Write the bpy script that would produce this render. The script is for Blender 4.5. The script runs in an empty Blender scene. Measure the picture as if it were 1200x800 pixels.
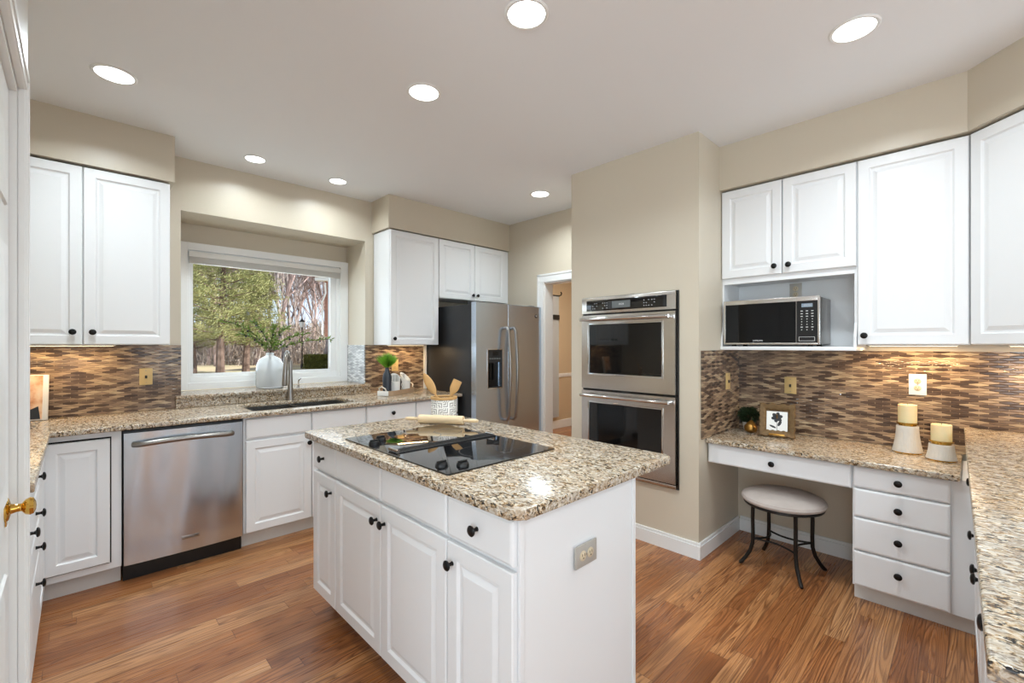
import bpy, bmesh, math, random
from mathutils import Vector, Matrix
PI = math.pi
SC = bpy.context.scene
COL = SC.collection
random.seed(7)

# ------------------------------------------------------------------ camera, world, sun, exposure
cam_d = bpy.data.cameras.new('camera'); cam = bpy.data.objects.new('camera', cam_d); COL.objects.link(cam)
cam_d.sensor_width = 36; cam_d.lens = 36 * 525.8 / 1200; cam_d.shift_y = 4 / 1200
cam_d.clip_start = 0.02; cam_d.clip_end = 500
YAW = math.atan2(542, 525.8)                       # heading: forward = (cos, sin) of YAW
cam.location = (0, 0, 1.372); cam.rotation_euler = (PI / 2, 0, YAW - PI / 2)
SC.camera = cam
SC.view_settings.view_transform = 'Standard'; SC.view_settings.look = 'None'
SC.view_settings.gamma = 1; SC.view_settings.use_curve_mapping = False
SC.view_settings.exposure = -0.38
W = bpy.data.worlds.new('world'); SC.world = W; W.use_nodes = True
bgn = W.node_tree.nodes['Background']
bgn.inputs[0].default_value = (0.70, 0.83, 1.0, 1); bgn.inputs[1].default_value = 1.9
sun_d = bpy.data.lights.new('sun', 'SUN'); sun = bpy.data.objects.new('sun', sun_d); COL.objects.link(sun)
sun_d.energy = 13.0; sun_d.angle = 0.01; sun_d.color = (1, 0.94, 0.84)
sun.rotation_euler = (math.radians(48), 0, math.radians(38))     # from the south-east, high

def area(name, loc, rot, sx, sy, power, color=(1, 1, 1), shape='RECTANGLE', spread=PI):
    d = bpy.data.lights.new(name, 'AREA'); d.shape = shape; d.size = sx
    if shape == 'RECTANGLE': d.size_y = sy
    d.energy = power; d.color = color; d.spread = spread
    o = bpy.data.objects.new(name, d); COL.objects.link(o); o.location = loc; o.rotation_euler = rot
    return o
# fill lamps added behind the camera, at invented windows of the unseen breakfast side
P_FILL, P_DOWN, P_STRIP, P_UPFILL = 40, 15, 2.6, 27
DAY = (0.78, 0.92, 1.0)
area('window_daylight', (-0.9, -3.12, 1.45), (PI / 2, 0, 0), 1.7, 1.7, P_FILL * .38, DAY)
area('window_daylight', (1.7, -3.12, 1.45), (PI / 2, 0, 0), 1.7, 1.7, P_FILL * .38, DAY)
area('window_daylight', (-2.92, -1.2, 1.4), (PI / 2, 0, -PI / 2), 1.9, 1.9, P_FILL * 1.7, DAY)
for gx_ in (-.9, 1.7): area('ground_daylight', (gx_, -3.10, 1.3), (PI / 2 + math.radians(38), 0, 0), 1.7, 1.4, P_UPFILL * .7, (.80, .93, 1.0))   # up-tilted fill lamps added to brighten the ceiling
area('ground_daylight', (-2.90, -1.2, 1.3), (PI / 2 + math.radians(38), 0, -PI / 2), 1.8, 1.4, P_UPFILL * 1.4, (.80, .93, 1.0))
area('window_daylight', (1.26, 4.46, 1.6), (PI / 2, 0, PI), 1.1, 0.9, 7, DAY)  # daylight at the kitchen window itself

# ------------------------------------------------------------------ node materials
def hexc(h):
    r = [int(h[i:i + 2], 16) / 255 for i in (0, 2, 4)]
    return tuple((c / 12.92 if c <= 0.04045 else ((c + 0.055) / 1.055) ** 2.4) for c in r) + (1,)
class NT:
    def __init__(s, name):
        s.m = bpy.data.materials.new(name); s.m.use_nodes = True; s.t = s.m.node_tree
        s.b = s.t.nodes['Principled BSDF']
    def n(s, typ, ins=None, **kw):
        nd = s.t.nodes.new(typ)
        for k, v in kw.items(): setattr(nd, k, v)
        for k, v in (ins or {}).items():
            if hasattr(v, 'is_output') or isinstance(v, bpy.types.NodeSocket): s.t.links.new(v, nd.inputs[k])
            else: nd.inputs[k].default_value = v
        return nd
    def math(s, op, a, b=0.0, c=0.0): return s.n('ShaderNodeMath', {0: a, 1: b, 2: c}, operation=op).outputs[0]
    def ramp(s, fac, stops, interp='LINEAR'):
        nd = s.n('ShaderNodeValToRGB', {0: fac}); cr = nd.color_ramp; cr.interpolation = interp
        while len(cr.elements) < len(stops): cr.elements.new(0.5)
        for e, (p, c) in zip(cr.elements, stops): e.position = p; e.color = c if len(c) == 4 else tuple(c) + (1,)
        return nd.outputs[0]
    def mix(s, f, a, b, bt='MIX'):
        nd = s.n('ShaderNodeMix', data_type='RGBA', blend_type=bt)
        for i, v in ((0, f), (6, a), (7, b)):
            if isinstance(v, bpy.types.NodeSocket): s.t.links.new(v, nd.inputs[i])
            else: nd.inputs[i].default_value = v
        return nd.outputs[2]
    def coord(s, scale=(1, 1, 1), rot=(0, 0, 0), loc=(0, 0, 0)):
        tc = s.n('ShaderNodeTexCoord')
        return s.n('ShaderNodeMapping', {0: tc.outputs['Object'], 'Scale': scale, 'Rotation': rot, 'Location': loc}).outputs[0]
    def noise(s, vec, scale, detail=3, rough=0.5, dist=0.0):
        return s.n('ShaderNodeTexNoise', {'Vector': vec, 'Scale': scale, 'Detail': detail, 'Roughness': rough, 'Distortion': dist}).outputs[0]
    def bump(s, h, strength=0.2, dist=0.002):
        nd = s.n('ShaderNodeBump', {'Height': h, 'Strength': strength, 'Distance': dist})
        s.t.links.new(nd.outputs[0], s.b.inputs['Normal'])
    def set(s, **kw):
        for k, v in kw.items():
            k = k.replace('_', ' ')
            if isinstance(v, bpy.types.NodeSocket): s.t.links.new(v, s.b.inputs[k])
            else: s.b.inputs[k].default_value = v
        return s.m
def simple(name, h, rough=0.5, metal=0.0, bump=0.0, bscale=60, var=0.06, **kw):
    t = NT(name); c = hexc(h) if isinstance(h, str) else h
    n = t.noise(t.coord(), bscale)
    dk = tuple(v * (1 - var) for v in c[:3]) + (1,)
    t.set(Base_Color=t.mix(n, c, dk), Roughness=rough, Metallic=metal, **kw)
    if bump: t.bump(n, bump)
    return t.m
M = {}
M['wall'] = simple('beige_wall_paint', 'CFC4B1', 0.36, bump=0.05, bscale=220, var=0.03)
M['wall_white'] = simple('white_wall_paint', 'E4E2DE', 0.5, var=0.02)  # white stands for glare on the pantry wall, put into the colour
M['hall'] = simple('hall_wall_paint', 'CDB797', 0.5, var=0.03)
M['ceiling'] = simple('ceiling_paint', 'EDEEF0', 0.8, var=0.01)
M['trim'] = simple('white_trim_paint', 'EDEDEB', 0.35, var=0.02)
M['cab'] = simple('white_cabinet_paint', 'ECEDEE', 0.38, var=0.02, bump=0.04, bscale=300)
M['toe'] = simple('toe_kick_paint', 'DCDAD6', 0.45, var=0.08, bscale=30)
M['vinyl'] = simple('white_vinyl', 'F2F2F1', 0.35, var=0.01)
M['blind'] = simple('blind_slat_white', 'E6E4E0', 0.5, var=0.02)
M['bronze'] = simple('oil_rubbed_bronze', '1E1C1C', 0.32, 0.6, var=0.3, bscale=90)
M['black'] = simple('black_plastic', '0B0B0C', 0.35, var=0.1)
M['gap'] = simple('dark_gap', '070707', 0.8)
M['brass'] = simple('polished_brass', 'E0B45A', 0.12, 1.0, var=0.2, bscale=30)
M['gold'] = simple('antique_gold_leaf', 'B98A45', 0.3, 0.9, var=0.4, bscale=40, bump=0.3)
M['chrome'] = simple('chrome', 'D8D8D8', 0.08, 1.0)
M['nickel'] = simple('brushed_nickel', '9C9894', 0.28, 1.0, var=0.1)
M['iron'] = simple('dark_wrought_iron', '35312E', 0.45, 0.8, bump=0.3, bscale=150, var=0.3)
M['suede'] = simple('taupe_suede', 'C6BAB2', 0.85, bump=0.2, bscale=14, var=0.28)
M['pinwood'] = simple('pale_maple', 'E3C9A2', 0.45, var=0.12, bscale=22)
M['spoonwood'] = simple('golden_beech', 'D2A468', 0.5, var=0.2, bscale=25)
M['traywood'] = simple('weathered_tray_wood', 'B79A7C', 0.6, var=0.3, bscale=35)
M['ceramic'] = simple('white_glazed_ceramic', 'EFEFEC', 0.2, var=0.03)
M['creamceramic'] = simple('ribbed_cream_ceramic', 'DCD5CA', 0.45, var=0.08)
M['slate'] = simple('slate_blue_glaze', '2D343D', 0.35, var=0.15)
M['wax'] = simple('ivory_wax', 'E8D6A6', 0.5, var=0.08, bscale=12)
M['wax'].node_tree.nodes['Principled BSDF'].inputs['Subsurface Weight'].default_value = 0.2
M['leaf'] = simple('bright_leaf', '86C63C', 0.5, var=0.5, bscale=40)
M['darkleaf'] = simple('dark_leaf', '1F3315', 0.55, var=0.5, bscale=60)
M['sprig'] = simple('sprig_leaf', '7E9A45', 0.55, var=0.5, bscale=25)
M['stem'] = simple('brown_stem', '4D3A24', 0.7, var=0.3)
M['berry'] = simple('dark_berry', '1C1218', 0.3)
M['plate_brass'] = simple('almond_outlet_plate', 'CDB27A', 0.35, var=0.05)
M['plate_white'] = simple('white_outlet_plate', 'F0EEE8', 0.3, var=0.02)
M['plate_steel'] = simple('grey_steel_plate', 'BDB8B0', 0.35, 0.2, var=0.05)
M['recept'] = simple('receptacle_tan', 'D3C3A6', 0.4)
M['slot'] = simple('outlet_slot_dark', '2A2622', 0.5)
M['cord'] = simple('white_rope', 'D9D2C4', 0.8, bump=0.4, bscale=200)
M['text_light'] = simple('printed_light_grey', 'D6D6D6', 0.4, var=0.0)
M['text_dark'] = simple('engraved_dark_grey', '2C2C2E', 0.4, var=0.0)
M['paper'] = simple('white_paper', 'EFEFEC', 0.6, var=0.02)
M['ink'] = simple('charcoal_ink', '33353B', 0.6, var=0.4, bscale=80)
M['rustic'] = simple('rustic_gilt_wood', '83663F', 0.55, 0.25, bump=0.6, bscale=55, var=0.6)
M['redbrick_far'] = None

def steel(name, axis, base='A9A7A4', rough=0.24, wave=0.0):
    t = NT(name); sc = [6, 6, 6]; sc[axis] = 0.2
    sc = [v * 60 for v in sc]
    n = t.noise(t.coord(scale=sc), 1.0, 2)
    r = t.math('MULTIPLY_ADD', n, 0.06, rough - 0.03)
    t.set(Base_Color=t.mix(n, hexc(base), tuple(v * 0.92 for v in hexc(base)[:3]) + (1,)), Metallic=1.0, Roughness=r)
    if wave:
        w = t.noise(t.coord(scale=(1.0, 1.0, 0.22)), 6.0, 0)
        t.bump(w, wave, 0.05)
    return t.m
M['steel_h'] = steel('brushed_steel_horizontal', 0)       # grain along x
M['steel_y'] = steel('brushed_steel_oven', 1, 'D6D2CD', 0.24)
M['steel_v'] = steel('brushed_steel_vertical', 2, 'CDD5DE', 0.21, 0.40)
M['steel_fridge'] = steel('brushed_steel_fridge', 0, 'C6D2E0', 0.25, 0.0)
M['steel_fridge'].node_tree.nodes['Principled BSDF'].inputs['Metallic'].default_value = 0.92
M['steel_dark'] = simple('dark_steel_side', '3A3B3D', 0.4, 0.5, var=0.1)

def glassy(name, col, rough=0.04, coat=0.5):
    t = NT(name); t.set(Base_Color=col, Roughness=rough, Specular_IOR_Level=0.5, Coat_Weight=coat, Coat_Roughness=0.02); return t.m
M['blackglass'] = glassy('black_ceramic_glass', (0.006, 0.006, 0.007, 1))
M['ovenglass'] = glassy('oven_window_glass', (0.006, 0.006, 0.006, 1), coat=0.0)
M['mwglass'] = simple('microwave_black_glass', '0C0C0D', 0.08, var=0.0, **{'Specular_IOR_Level': 0.25})
t = NT('window_glass'); out = t.t.nodes['Material Output']
tr = t.n('ShaderNodeBsdfTransparent', {0: (0.97, 0.98, 0.98, 1)}); gl = t.n('ShaderNodeBsdfGlossy', {'Roughness': 0.0})
fr = t.n('ShaderNodeFresnel', {'IOR': 1.10}); mx = t.n('ShaderNodeMixShader', {0: fr.outputs[0], 1: tr.outputs[0], 2: gl.outputs[0]})
t.t.links.new(mx.outputs[0], out.inputs[0]); M['glass'] = t.m
t = NT('frosted_vase_glass'); t.set(Base_Color=(0.93, 0.95, 0.96, 1), Roughness=0.12, Transmission_Weight=0.65, IOR=1.2); M['vaseglass'] = t.m
t = NT('lamp_lens'); t.set(Base_Color=(1, 1, 1, 1), Emission_Color=(1, 0.99, 0.97, 1), Emission_Strength=9.0); M['lens'] = t.m
t = NT('strip_lens'); t.set(Base_Color=(1, 1, 1, 1), Emission_Color=(1, 0.72, 0.38, 1), Emission_Strength=6.0); M['striplens'] = t.m
t = NT('lcd_display'); t.set(Base_Color=(0.05, 0.07, 0.09, 1), Emission_Color=(0.55, 0.7, 0.85, 1), Emission_Strength=0.45); M['lcd'] = t.m
t = NT('grey_lcd'); t.set(Base_Color=(0.10, 0.11, 0.11, 1), Roughness=0.2, Emission_Color=(0.4, 0.45, 0.45, 1), Emission_Strength=0.12); M['greylcd'] = t.m

# granite: cream ground, grey and brown flecks, dark specks, drifts of ochre
def granite(name, rot=0.6, stretch=0.55, bright=1.0):
    t = NT(name); v = t.coord(scale=(1, stretch, 1), rot=(0, 0, rot)); v0 = t.coord()
    vv = t.n('ShaderNodeMix', {0: 0.035}, data_type='VECTOR')
    nd = t.n('ShaderNodeTexNoise', {'Vector': v0, 'Scale': 30.0, 'Detail': 2.0})
    t.t.links.new(v, vv.inputs[4]); t.t.links.new(nd.outputs[1], vv.inputs[5]); w = vv.outputs[1]
    n1 = t.noise(w, 95, 4, 0.62); n2 = t.noise(w, 42, 3, 0.6); n3 = t.noise(v0, 7, 2); n4 = t.noise(v, 150, 2, 0.6)
    base = t.ramp(n1, [(0.32, hexc('30261E')), (0.40, hexc('7C5F40')), (0.46, hexc('B99A70')), (0.54, hexc('DCCDB4')), (0.67, hexc('EDE6DA'))])
    grey = t.ramp(n2, [(0.42, (0, 0, 0)), (0.60, (1, 1, 1))])
    c = t.mix(t.math('MULTIPLY', grey, 0.55), base, hexc('A9A39B'))
    c = t.mix(t.math('MULTIPLY', t.ramp(n3, [(0.50, (0, 0, 0)), (0.68, (1, 1, 1))]), 0.30), c, hexc('B98F5F'))
    d = t.math('MULTIPLY', t.ramp(n4, [(0.52, (0, 0, 0)), (0.57, (1, 1, 1))]), t.ramp(n2, [(0.42, (1, 1, 1)), (0.58, (0, 0, 0))]))
    c = t.mix(d, c, hexc('1B1715'))
    d2 = t.ramp(t.noise(w, 60, 3, 0.7), [(0.60, (0, 0, 0)), (0.65, (1, 1, 1))])
    c = t.mix(t.math('MULTIPLY', d2, 0.7), c, hexc('62513F'))
    c = t.mix(1.0, c, (bright, bright, bright, 1), 'MULTIPLY')
    t.set(Base_Color=c, Roughness=0.21); return t.m
M['granite'] = granite('granite_slab', bright=0.96)
M['granite_bar'] = granite('granite_slab_streaked', rot=0.35, stretch=0.5, bright=0.96)
M['granite_edge'] = granite('granite_ledge', bright=0.85)

# mosaic backsplash: long thin lens-shaped glass strips
def tile(name, axis, glare=False):
    t = NT(name); tc = t.n('ShaderNodeTexCoord'); sep = t.n('ShaderNodeSeparateXYZ', {0: tc.outputs['Object']})
    u = sep.outputs[axis]; z = sep.outputs[2]
    Hh, Ww = 0.0128, 0.074
    # warp rows so each strip bulges
    rz0 = t.math('DIVIDE', z, Hh)
    wob = t.math('MULTIPLY', t.math('MULTIPLY', t.math('COSINE', t.math('MULTIPLY', u, 2 * PI / Ww)), t.math('COSINE', t.math('MULTIPLY', rz0, PI))), 0.22)
    rz = t.math('ADD', rz0, wob)
    row = t.math('FLOOR', rz)
    par = t.math('MULTIPLY_ADD', t.math('MODULO', t.math('ABSOLUTE', row), 2.0), 0.5, 0.5)
    cu = t.math('ADD', t.math('DIVIDE', u, Ww), par)
    cell = t.math('FLOOR', cu)
    cv = t.n('ShaderNodeCombineXYZ', {0: cell, 1: row, 2: 3.1})
    wn = t.n('ShaderNodeTexWhiteNoise', {0: cv.outputs[0]}, noise_dimensions='3D').outputs[0]
    streak = t.noise(t.coord(scale=(10, 10, 110)), 1.0, 3, 0.65); blot = t.noise(t.coord(scale=(2.6, 2.6, 9)), 1.0, 2)
    val = t.math('ADD', t.math('ADD', t.math('MULTIPLY', wn, 0.62), t.math('MULTIPLY', streak, 0.34)), t.math('MULTIPLY_ADD', blot, 0.50, -0.25))
    c = t.ramp(val, [(0.12, hexc('3E3028')), (0.32, hexc('5C4A3E')), (0.47, hexc('7C6755')), (0.62, hexc('988069')), (0.78, hexc('B39C7F')), (0.94, hexc('CDBA9C'))] if not glare else [(0.1, hexc('9FA1A4')), (0.5, hexc('D4D6D8')), (0.9, hexc('F4F4F3'))])  # pale grey variant puts window glare into the strip colour
    fu = t.math('FRACT', cu); fz = t.math('FRACT', rz)
    ez = t.math('MINIMUM', fz, t.math('SUBTRACT', 1.0, fz)); eu = t.math('MINIMUM', fu, t.math('SUBTRACT', 1.0, fu))
    gz = t.math('LESS_THAN', ez, 0.10); gu = t.math('LESS_THAN', eu, 0.02); g = t.math('MAXIMUM', gz, gu)
    c = t.mix(t.math('MULTIPLY', g, 0.8), c, hexc('2E2019') if not glare else hexc('7C7D80'))
    c = t.mix(t.math('MULTIPLY', gu, 0.5), c, hexc('B59A78'))
    t.set(Base_Color=c, Roughness=t.math('MULTIPLY_ADD', g, 0.5, 0.13)); 
    hgt = t.math('ADD', t.math('MINIMUM', t.math('MULTIPLY', ez, 3.0), 0.8), t.math('MULTIPLY', wn, 0.6))
    t.bump(hgt, 0.5, 0.003)
    return t.m
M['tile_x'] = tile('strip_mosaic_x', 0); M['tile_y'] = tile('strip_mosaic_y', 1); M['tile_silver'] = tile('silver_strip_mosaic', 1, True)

# oak strip floor, boards along world x
t = NT('oak_strip_floor'); tc = t.n('ShaderNodeTexCoord'); sep = t.n('ShaderNodeSeparateXYZ', {0: tc.outputs['Object']})
x_, y_ = sep.outputs[0], sep.outputs[1]
ry = t.math('DIVIDE', y_, 0.083); row = t.math('FLOOR', ry)
ro = t.n('ShaderNodeTexWhiteNoise', {'W': t.math('MULTIPLY', row, 1.37)}, noise_dimensions='1D').outputs[0]
cx = t.math('ADD', t.math('DIVIDE', x_, 1.05), t.math('MULTIPLY', ro, 5.0)); cell = t.math('FLOOR', cx)
cv = t.n('ShaderNodeCombineXYZ', {0: cell, 1: row, 2: 0.0}); wnn = t.n('ShaderNodeTexWhiteNoise', {0: cv.outputs[0]}, noise_dimensions='3D'); wn = wnn.outputs[0]
off = t.n('ShaderNodeVectorMath', {0: wnn.outputs[1], 1: (17, 9, 5)}, operation='MULTIPLY').outputs[0]
pv = t.n('ShaderNodeVectorMath', {0: tc.outputs['Object'], 1: off}, operation='ADD').outputs[0]
gv = t.n('ShaderNodeMapping', {0: pv, 'Scale': (0.55, 8.5, 1)}).outputs[0]
fld = t.noise(gv, 1.5, 1.5, 0.45, 0.12)
rings = t.math('FRACT', t.math('MULTIPLY', fld, 21.0))
ringd = t.ramp(rings, [(0.0, (1, 1, 1)), (0.22, (0.55, 0.55, 0.55)), (0.5, (0, 0, 0)), (0.85, (0.05, 0.05, 0.05)), (1.0, (1, 1, 1))])
fine = t.noise(t.n('ShaderNodeMapping', {0: pv, 'Scale': (2.2, 130, 1)}).outputs[0], 1.0, 3, 0.6)
c = t.ramp(wn, [(0.0, hexc('935A31')), (0.3, hexc('A96E41')), (0.6, hexc('BA8252')), (0.85, hexc('CB9768')), (1.0, hexc('9B6137'))])
pl = t.ramp(t.noise(gv, 0.6, 1), [(0.36, (.45, .45, .45)), (0.56, (1, 1, 1))])
c = t.mix(t.math('MULTIPLY', t.math('MULTIPLY', ringd, pl), 0.80), c, hexc('5E3014'))
c = t.mix(t.ramp(fine, [(0.50, (0, 0, 0)), (0.66, (0.60, 0.60, 0.60))]), c, hexc('5A2E14'))
fy = t.math('FRACT', ry); fx = t.math('FRACT', cx)
gl_ = t.math('MAXIMUM', t.math('LESS_THAN', t.math('MINIMUM', fy, t.math('SUBTRACT', 1.0, fy)), 0.014), t.math('LESS_THAN', fx, 0.0022))
c = t.mix(t.math('MULTIPLY', gl_, 0.6), c, hexc('3E210F'))
t.set(Base_Color=c, Roughness=t.math('MULTIPLY_ADD', fine, 0.14, 0.22)); t.bump(fine, 0.08, 0.001); M['floor'] = t.m

# greek-key crock pattern
t = NT('maze_patterned_ceramic'); tc = t.n('ShaderNodeTexCoord'); sp = t.n('ShaderNodeSeparateXYZ', {0: tc.outputs['Object']})
ang = t.math('DIVIDE', t.math('ARCTAN2', sp.outputs[1], sp.outputs[0]), 2 * PI / 14); zz = t.math('DIVIDE', sp.outputs[2], 0.037)
ca, cz = t.math('FLOOR', ang), t.math('FLOOR', zz)
wv = t.n('ShaderNodeTexWhiteNoise', {0: t.n('ShaderNodeCombineXYZ', {0: ca, 1: cz}).outputs[0]}, noise_dimensions='3D')
ws = t.n('ShaderNodeSeparateColor', {0: wv.outputs[1]})
def flip(f, s_):
    k = t.math('GREATER_THAN', s_, 0.5)
    return t.math('ABSOLUTE', t.math('SUBTRACT', k, f))
fa, fz2 = flip(t.math('FRACT', ang), ws.outputs[0]), flip(t.math('FRACT', zz), ws.outputs[1])
lm = t.math('FRACT', t.math('MULTIPLY', t.math('MAXIMUM', fa, fz2), 3.0))
t.set(Base_Color=t.mix(t.math('LESS_THAN', lm, 0.42), hexc('F3F1EC'), hexc('8F8A86')), Roughness=0.35); M['maze'] = t.m

def ext_mat(name, stops, scale=3.0, rough=0.9):
    t = NT(name); t.set(Base_Color=t.ramp(t.noise(t.coord(), scale, 4, 0.7), stops), Roughness=rough, Specular_IOR_Level=0.1); return t.m
M['bark'] = ext_mat('grey_brown_bark', [(0.35, hexc('7C706C')), (0.6, hexc('A49A98')), (0.8, hexc('C2B8B5'))], 2.0)
M['bark2'] = ext_mat('reddish_bark', [(0.35, hexc('84706B')), (0.7, hexc('B9A5A2'))], 2.0)
M['pinebark'] = ext_mat('pine_bark', [(0.35, hexc('4A3C35')), (0.7, hexc('86736A'))], 3.0)
M['needles'] = ext_mat('pine_needles', [(0.3, hexc('5C6446')), (0.5, hexc('8F9263')), (0.72, hexc('C2BD8E'))], 1.6)
M['brush'] = ext_mat('dry_brush_leaves', [(0.3, hexc('87756C')), (0.5, hexc('AA9C92')), (0.7, hexc('C6BBB3'))], 1.2)
M['ground'] = ext_mat('winter_ground', [(0.3, hexc('8C7B66')), (0.5, hexc('A89A82')), (0.7, hexc('9C9C70'))], 0.6)
M['hedge'] = ext_mat('hedge_leaves', [(0.3, hexc('4C5028')), (0.6, hexc('7F7F42'))], 4)
M['housewhite'] = simple('far_white_trim', 'E9E9E9', 0.6)
t = NT('red_brick_far'); bt = t.n('ShaderNodeTexBrick', {'Vector': t.coord(rot=(PI / 2, 0, 0)), 'Color1': hexc('8E5648'), 'Color2': hexc('A46C5A'), 'Mortar': hexc('B6A79B'), 'Scale': 4.0})
t.set(Base_Color=bt.outputs[0], Roughness=0.9); M['brick'] = t.m
t = NT('family_photo_print'); v = t.coord(); nn = t.noise(v, 14, 3)
t.set(Base_Color=t.ramp(nn, [(0.3, hexc('2F3747')), (0.42, hexc('D89C74')), (0.55, hexc('F0CFAE')), (0.7, hexc('F3E6D6'))]), Roughness=0.4); M['photo'] = t.m

# ------------------------------------------------------------------ helpers
def BM(): return bmesh.new()
def join(bm, b2):
    me = bpy.data.meshes.new('tmp'); b2.to_mesh(me); b2.free(); bm.from_mesh(me); bpy.data.meshes.remove(me)
def box(bm, x0, x1, y0, y1, z0, z1, bev=0, seg=2):
    b = BM(); bmesh.ops.create_cube(b, size=1)
    for v in b.verts: v.co = Vector((x0 + (v.co.x + .5) * (x1 - x0), y0 + (v.co.y + .5) * (y1 - y0), z0 + (v.co.z + .5) * (z1 - z0)))
    if bev: bmesh.ops.bevel(b, geom=list(b.edges), offset=bev, segments=seg, profile=.6, affect='EDGES', clamp_overlap=True)
    join(bm, b); return bm
def bx(*a, **k): return box(BM(), *a, **k)
def lathe(bm, prof, n=24, mat=None, rfun=None):
    """prof = [(r, z)...]; spun about z; mat places it"""
    rings = []
    for r, z in prof:
        ring = []
        for i in range(n):
            a = 2 * PI * i / n; rr = r * (rfun(a, z) if rfun else 1)
            co = Vector((rr * math.cos(a), rr * math.sin(a), z))
            ring.append(bm.verts.new(mat @ co if mat else co))
        rings.append(ring)
    for a, b in zip(rings, rings[1:]):
        for i in range(n): bm.faces.new((a[i], a[(i + 1) % n], b[(i + 1) % n], b[i]))
    if prof[0][0] > 1e-5: bm.faces.new(list(reversed(rings[0])))
    if prof[-1][0] > 1e-5: bm.faces.new(rings[-1])
    return bm
def tube(bm, pts, r, n=8, caps=True, flat=1.0):
    pts = [Vector(p) for p in pts]; rs = r if isinstance(r, (list, tuple)) else [r] * len(pts)
    rings = []; up = Vector((0, 0, 1)); prev = None
    for i, p in enumerate(pts):
        d = (pts[min(i + 1, len(pts) - 1)] - pts[max(i - 1, 0)]).normalized()
        if prev is None: a = d.cross(up) if abs(d.z) < .95 else d.cross(Vector((1, 0, 0)))
        else: a = prev - d * prev.dot(d)
        a.normalize(); prev = a; b = d.cross(a)
        rings.append([bm.verts.new(p + (a * math.cos(2 * PI * k / n) + b * flat * math.sin(2 * PI * k / n)) * rs[i]) for k in range(n)])
    for u, v in zip(rings, rings[1:]):
        for k in range(n): bm.faces.new((u[k], u[(k + 1) % n], v[(k + 1) % n], v[k]))
    if caps and n > 2: bm.faces.new(list(reversed(rings[0]))); bm.faces.new(rings[-1])
    return bm
def prism(bm, pts, z0, z1, bev=0, seg=3):
    """polygon in xy (ccw) extruded z0..z1, top and bottom edges eased"""
    b = BM(); lo = [b.verts.new((x, y, z0)) for x, y in pts]; hi = [b.verts.new((x, y, z1)) for x, y in pts]
    fb = b.faces.new(list(reversed(lo))); ft = b.faces.new(hi); n = len(pts)
    for i in range(n): b.faces.new((lo[i], lo[(i + 1) % n], hi[(i + 1) % n], hi[i]))
    if bev: bmesh.ops.bevel(b, geom=list(ft.edges) + list(fb.edges), offset=bev, segments=seg, profile=.5, affect='EDGES')
    join(bm, b); return bm
def cells(bm, xs, ys, filled, z0, z1, bev=0):
    b = BM(); V = {}
    def v(i, j, k):
        if (i, j, k) not in V: V[i, j, k] = b.verts.new((xs[i], ys[j], (z0, z1)[k]))
        return V[i, j, k]
    for (i, j) in filled:
        b.faces.new((v(i, j, 1), v(i + 1, j, 1), v(i + 1, j + 1, 1), v(i, j + 1, 1)))
        b.faces.new((v(i, j, 0), v(i, j + 1, 0), v(i + 1, j + 1, 0), v(i + 1, j, 0)))
        for (di, dj, a, c) in ((0, -1, (i, j), (i + 1, j)), (1, 0, (i + 1, j), (i + 1, j + 1)), (0, 1, (i + 1, j + 1), (i, j + 1)), (-1, 0, (i, j + 1), (i, j))):
            if (i + di, j + dj) not in filled: b.faces.new((v(*a, 0), v(*c, 0), v(*c, 1), v(*a, 1)))
    if bev:
        bmesh.ops.recalc_face_normals(b, faces=list(b.faces))
        es = [e for e in b.edges if len(e.link_faces) == 2 and e.calc_face_angle(0) > 1 and abs(e.verts[0].co.z - e.verts[1].co.z) < 1e-6]
        bmesh.ops.bevel(b, geom=es, offset=bev, segments=3, profile=.5, affect='EDGES')
    join(bm, b); return bm
def panel(bm, x0, x1, z0, z1, rings):
    """concentric rectangles facing -y; rings = [(inset, y)]"""
    R = []
    for ins, y in rings:
        ins = min(ins, (x1 - x0) / 2 - .002, (z1 - z0) / 2 - .002)
        R.append([bm.verts.new(c) for c in ((x0 + ins, y, z0 + ins), (x1 - ins, y, z0 + ins), (x1 - ins, y, z1 - ins), (x0 + ins, y, z1 - ins))])
    for a, b in zip(R, R[1:]):
        for i in range(4): bm.faces.new((a[i], a[(i + 1) % 4], b[(i + 1) % 4], b[i]))
    bm.faces.new(R[-1]); bm.faces.new(list(reversed(R[0]))); return bm
def text_bm(s, size, ext=0.0006):
    cu = bpy.data.curves.new('t', 'FONT'); cu.body = s; cu.size = size; cu.extrude = ext; cu.align_x = 'CENTER'; cu.align_y = 'CENTER'; cu.resolution_u = 3
    o = bpy.data.objects.new('t', cu); COL.objects.link(o); dg = bpy.context.evaluated_depsgraph_get(); me = bpy.data.meshes.new_from_object(o.evaluated_get(dg))
    b = BM(); b.from_mesh(me); bpy.data.objects.remove(o); bpy.data.curves.remove(cu); bpy.data.meshes.remove(me)
    b.transform(Matrix.Rotation(PI / 2, 4, 'X')); return b            # reads when facing -y
def shift(bm, x=0, y=0, z=0, rz=0):
    bm.transform(Matrix.Translation((x, y, z)) @ Matrix.Rotation(rz, 4, 'Z')); return bm
def obj(name, bm, mat, parent=None, smooth=True, angle=35, world=False):
    if world and parent is not None: bm.transform(wm(parent).inverted())
    bmesh.ops.recalc_face_normals(bm, faces=list(bm.faces))
    me = bpy.data.meshes.new(name); bm.to_mesh(me); bm.free()
    mats = mat if isinstance(mat, (list, tuple)) else [mat]
    for m in mats: me.materials.append(m)
    if smooth:
        me.polygons.foreach_set('use_smooth', [True] * len(me.polygons)); me.set_sharp_from_angle(angle=math.radians(angle))
    o = bpy.data.objects.new(name, me); COL.objects.link(o)
    if parent is not None: o.parent = parent
    return o
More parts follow.
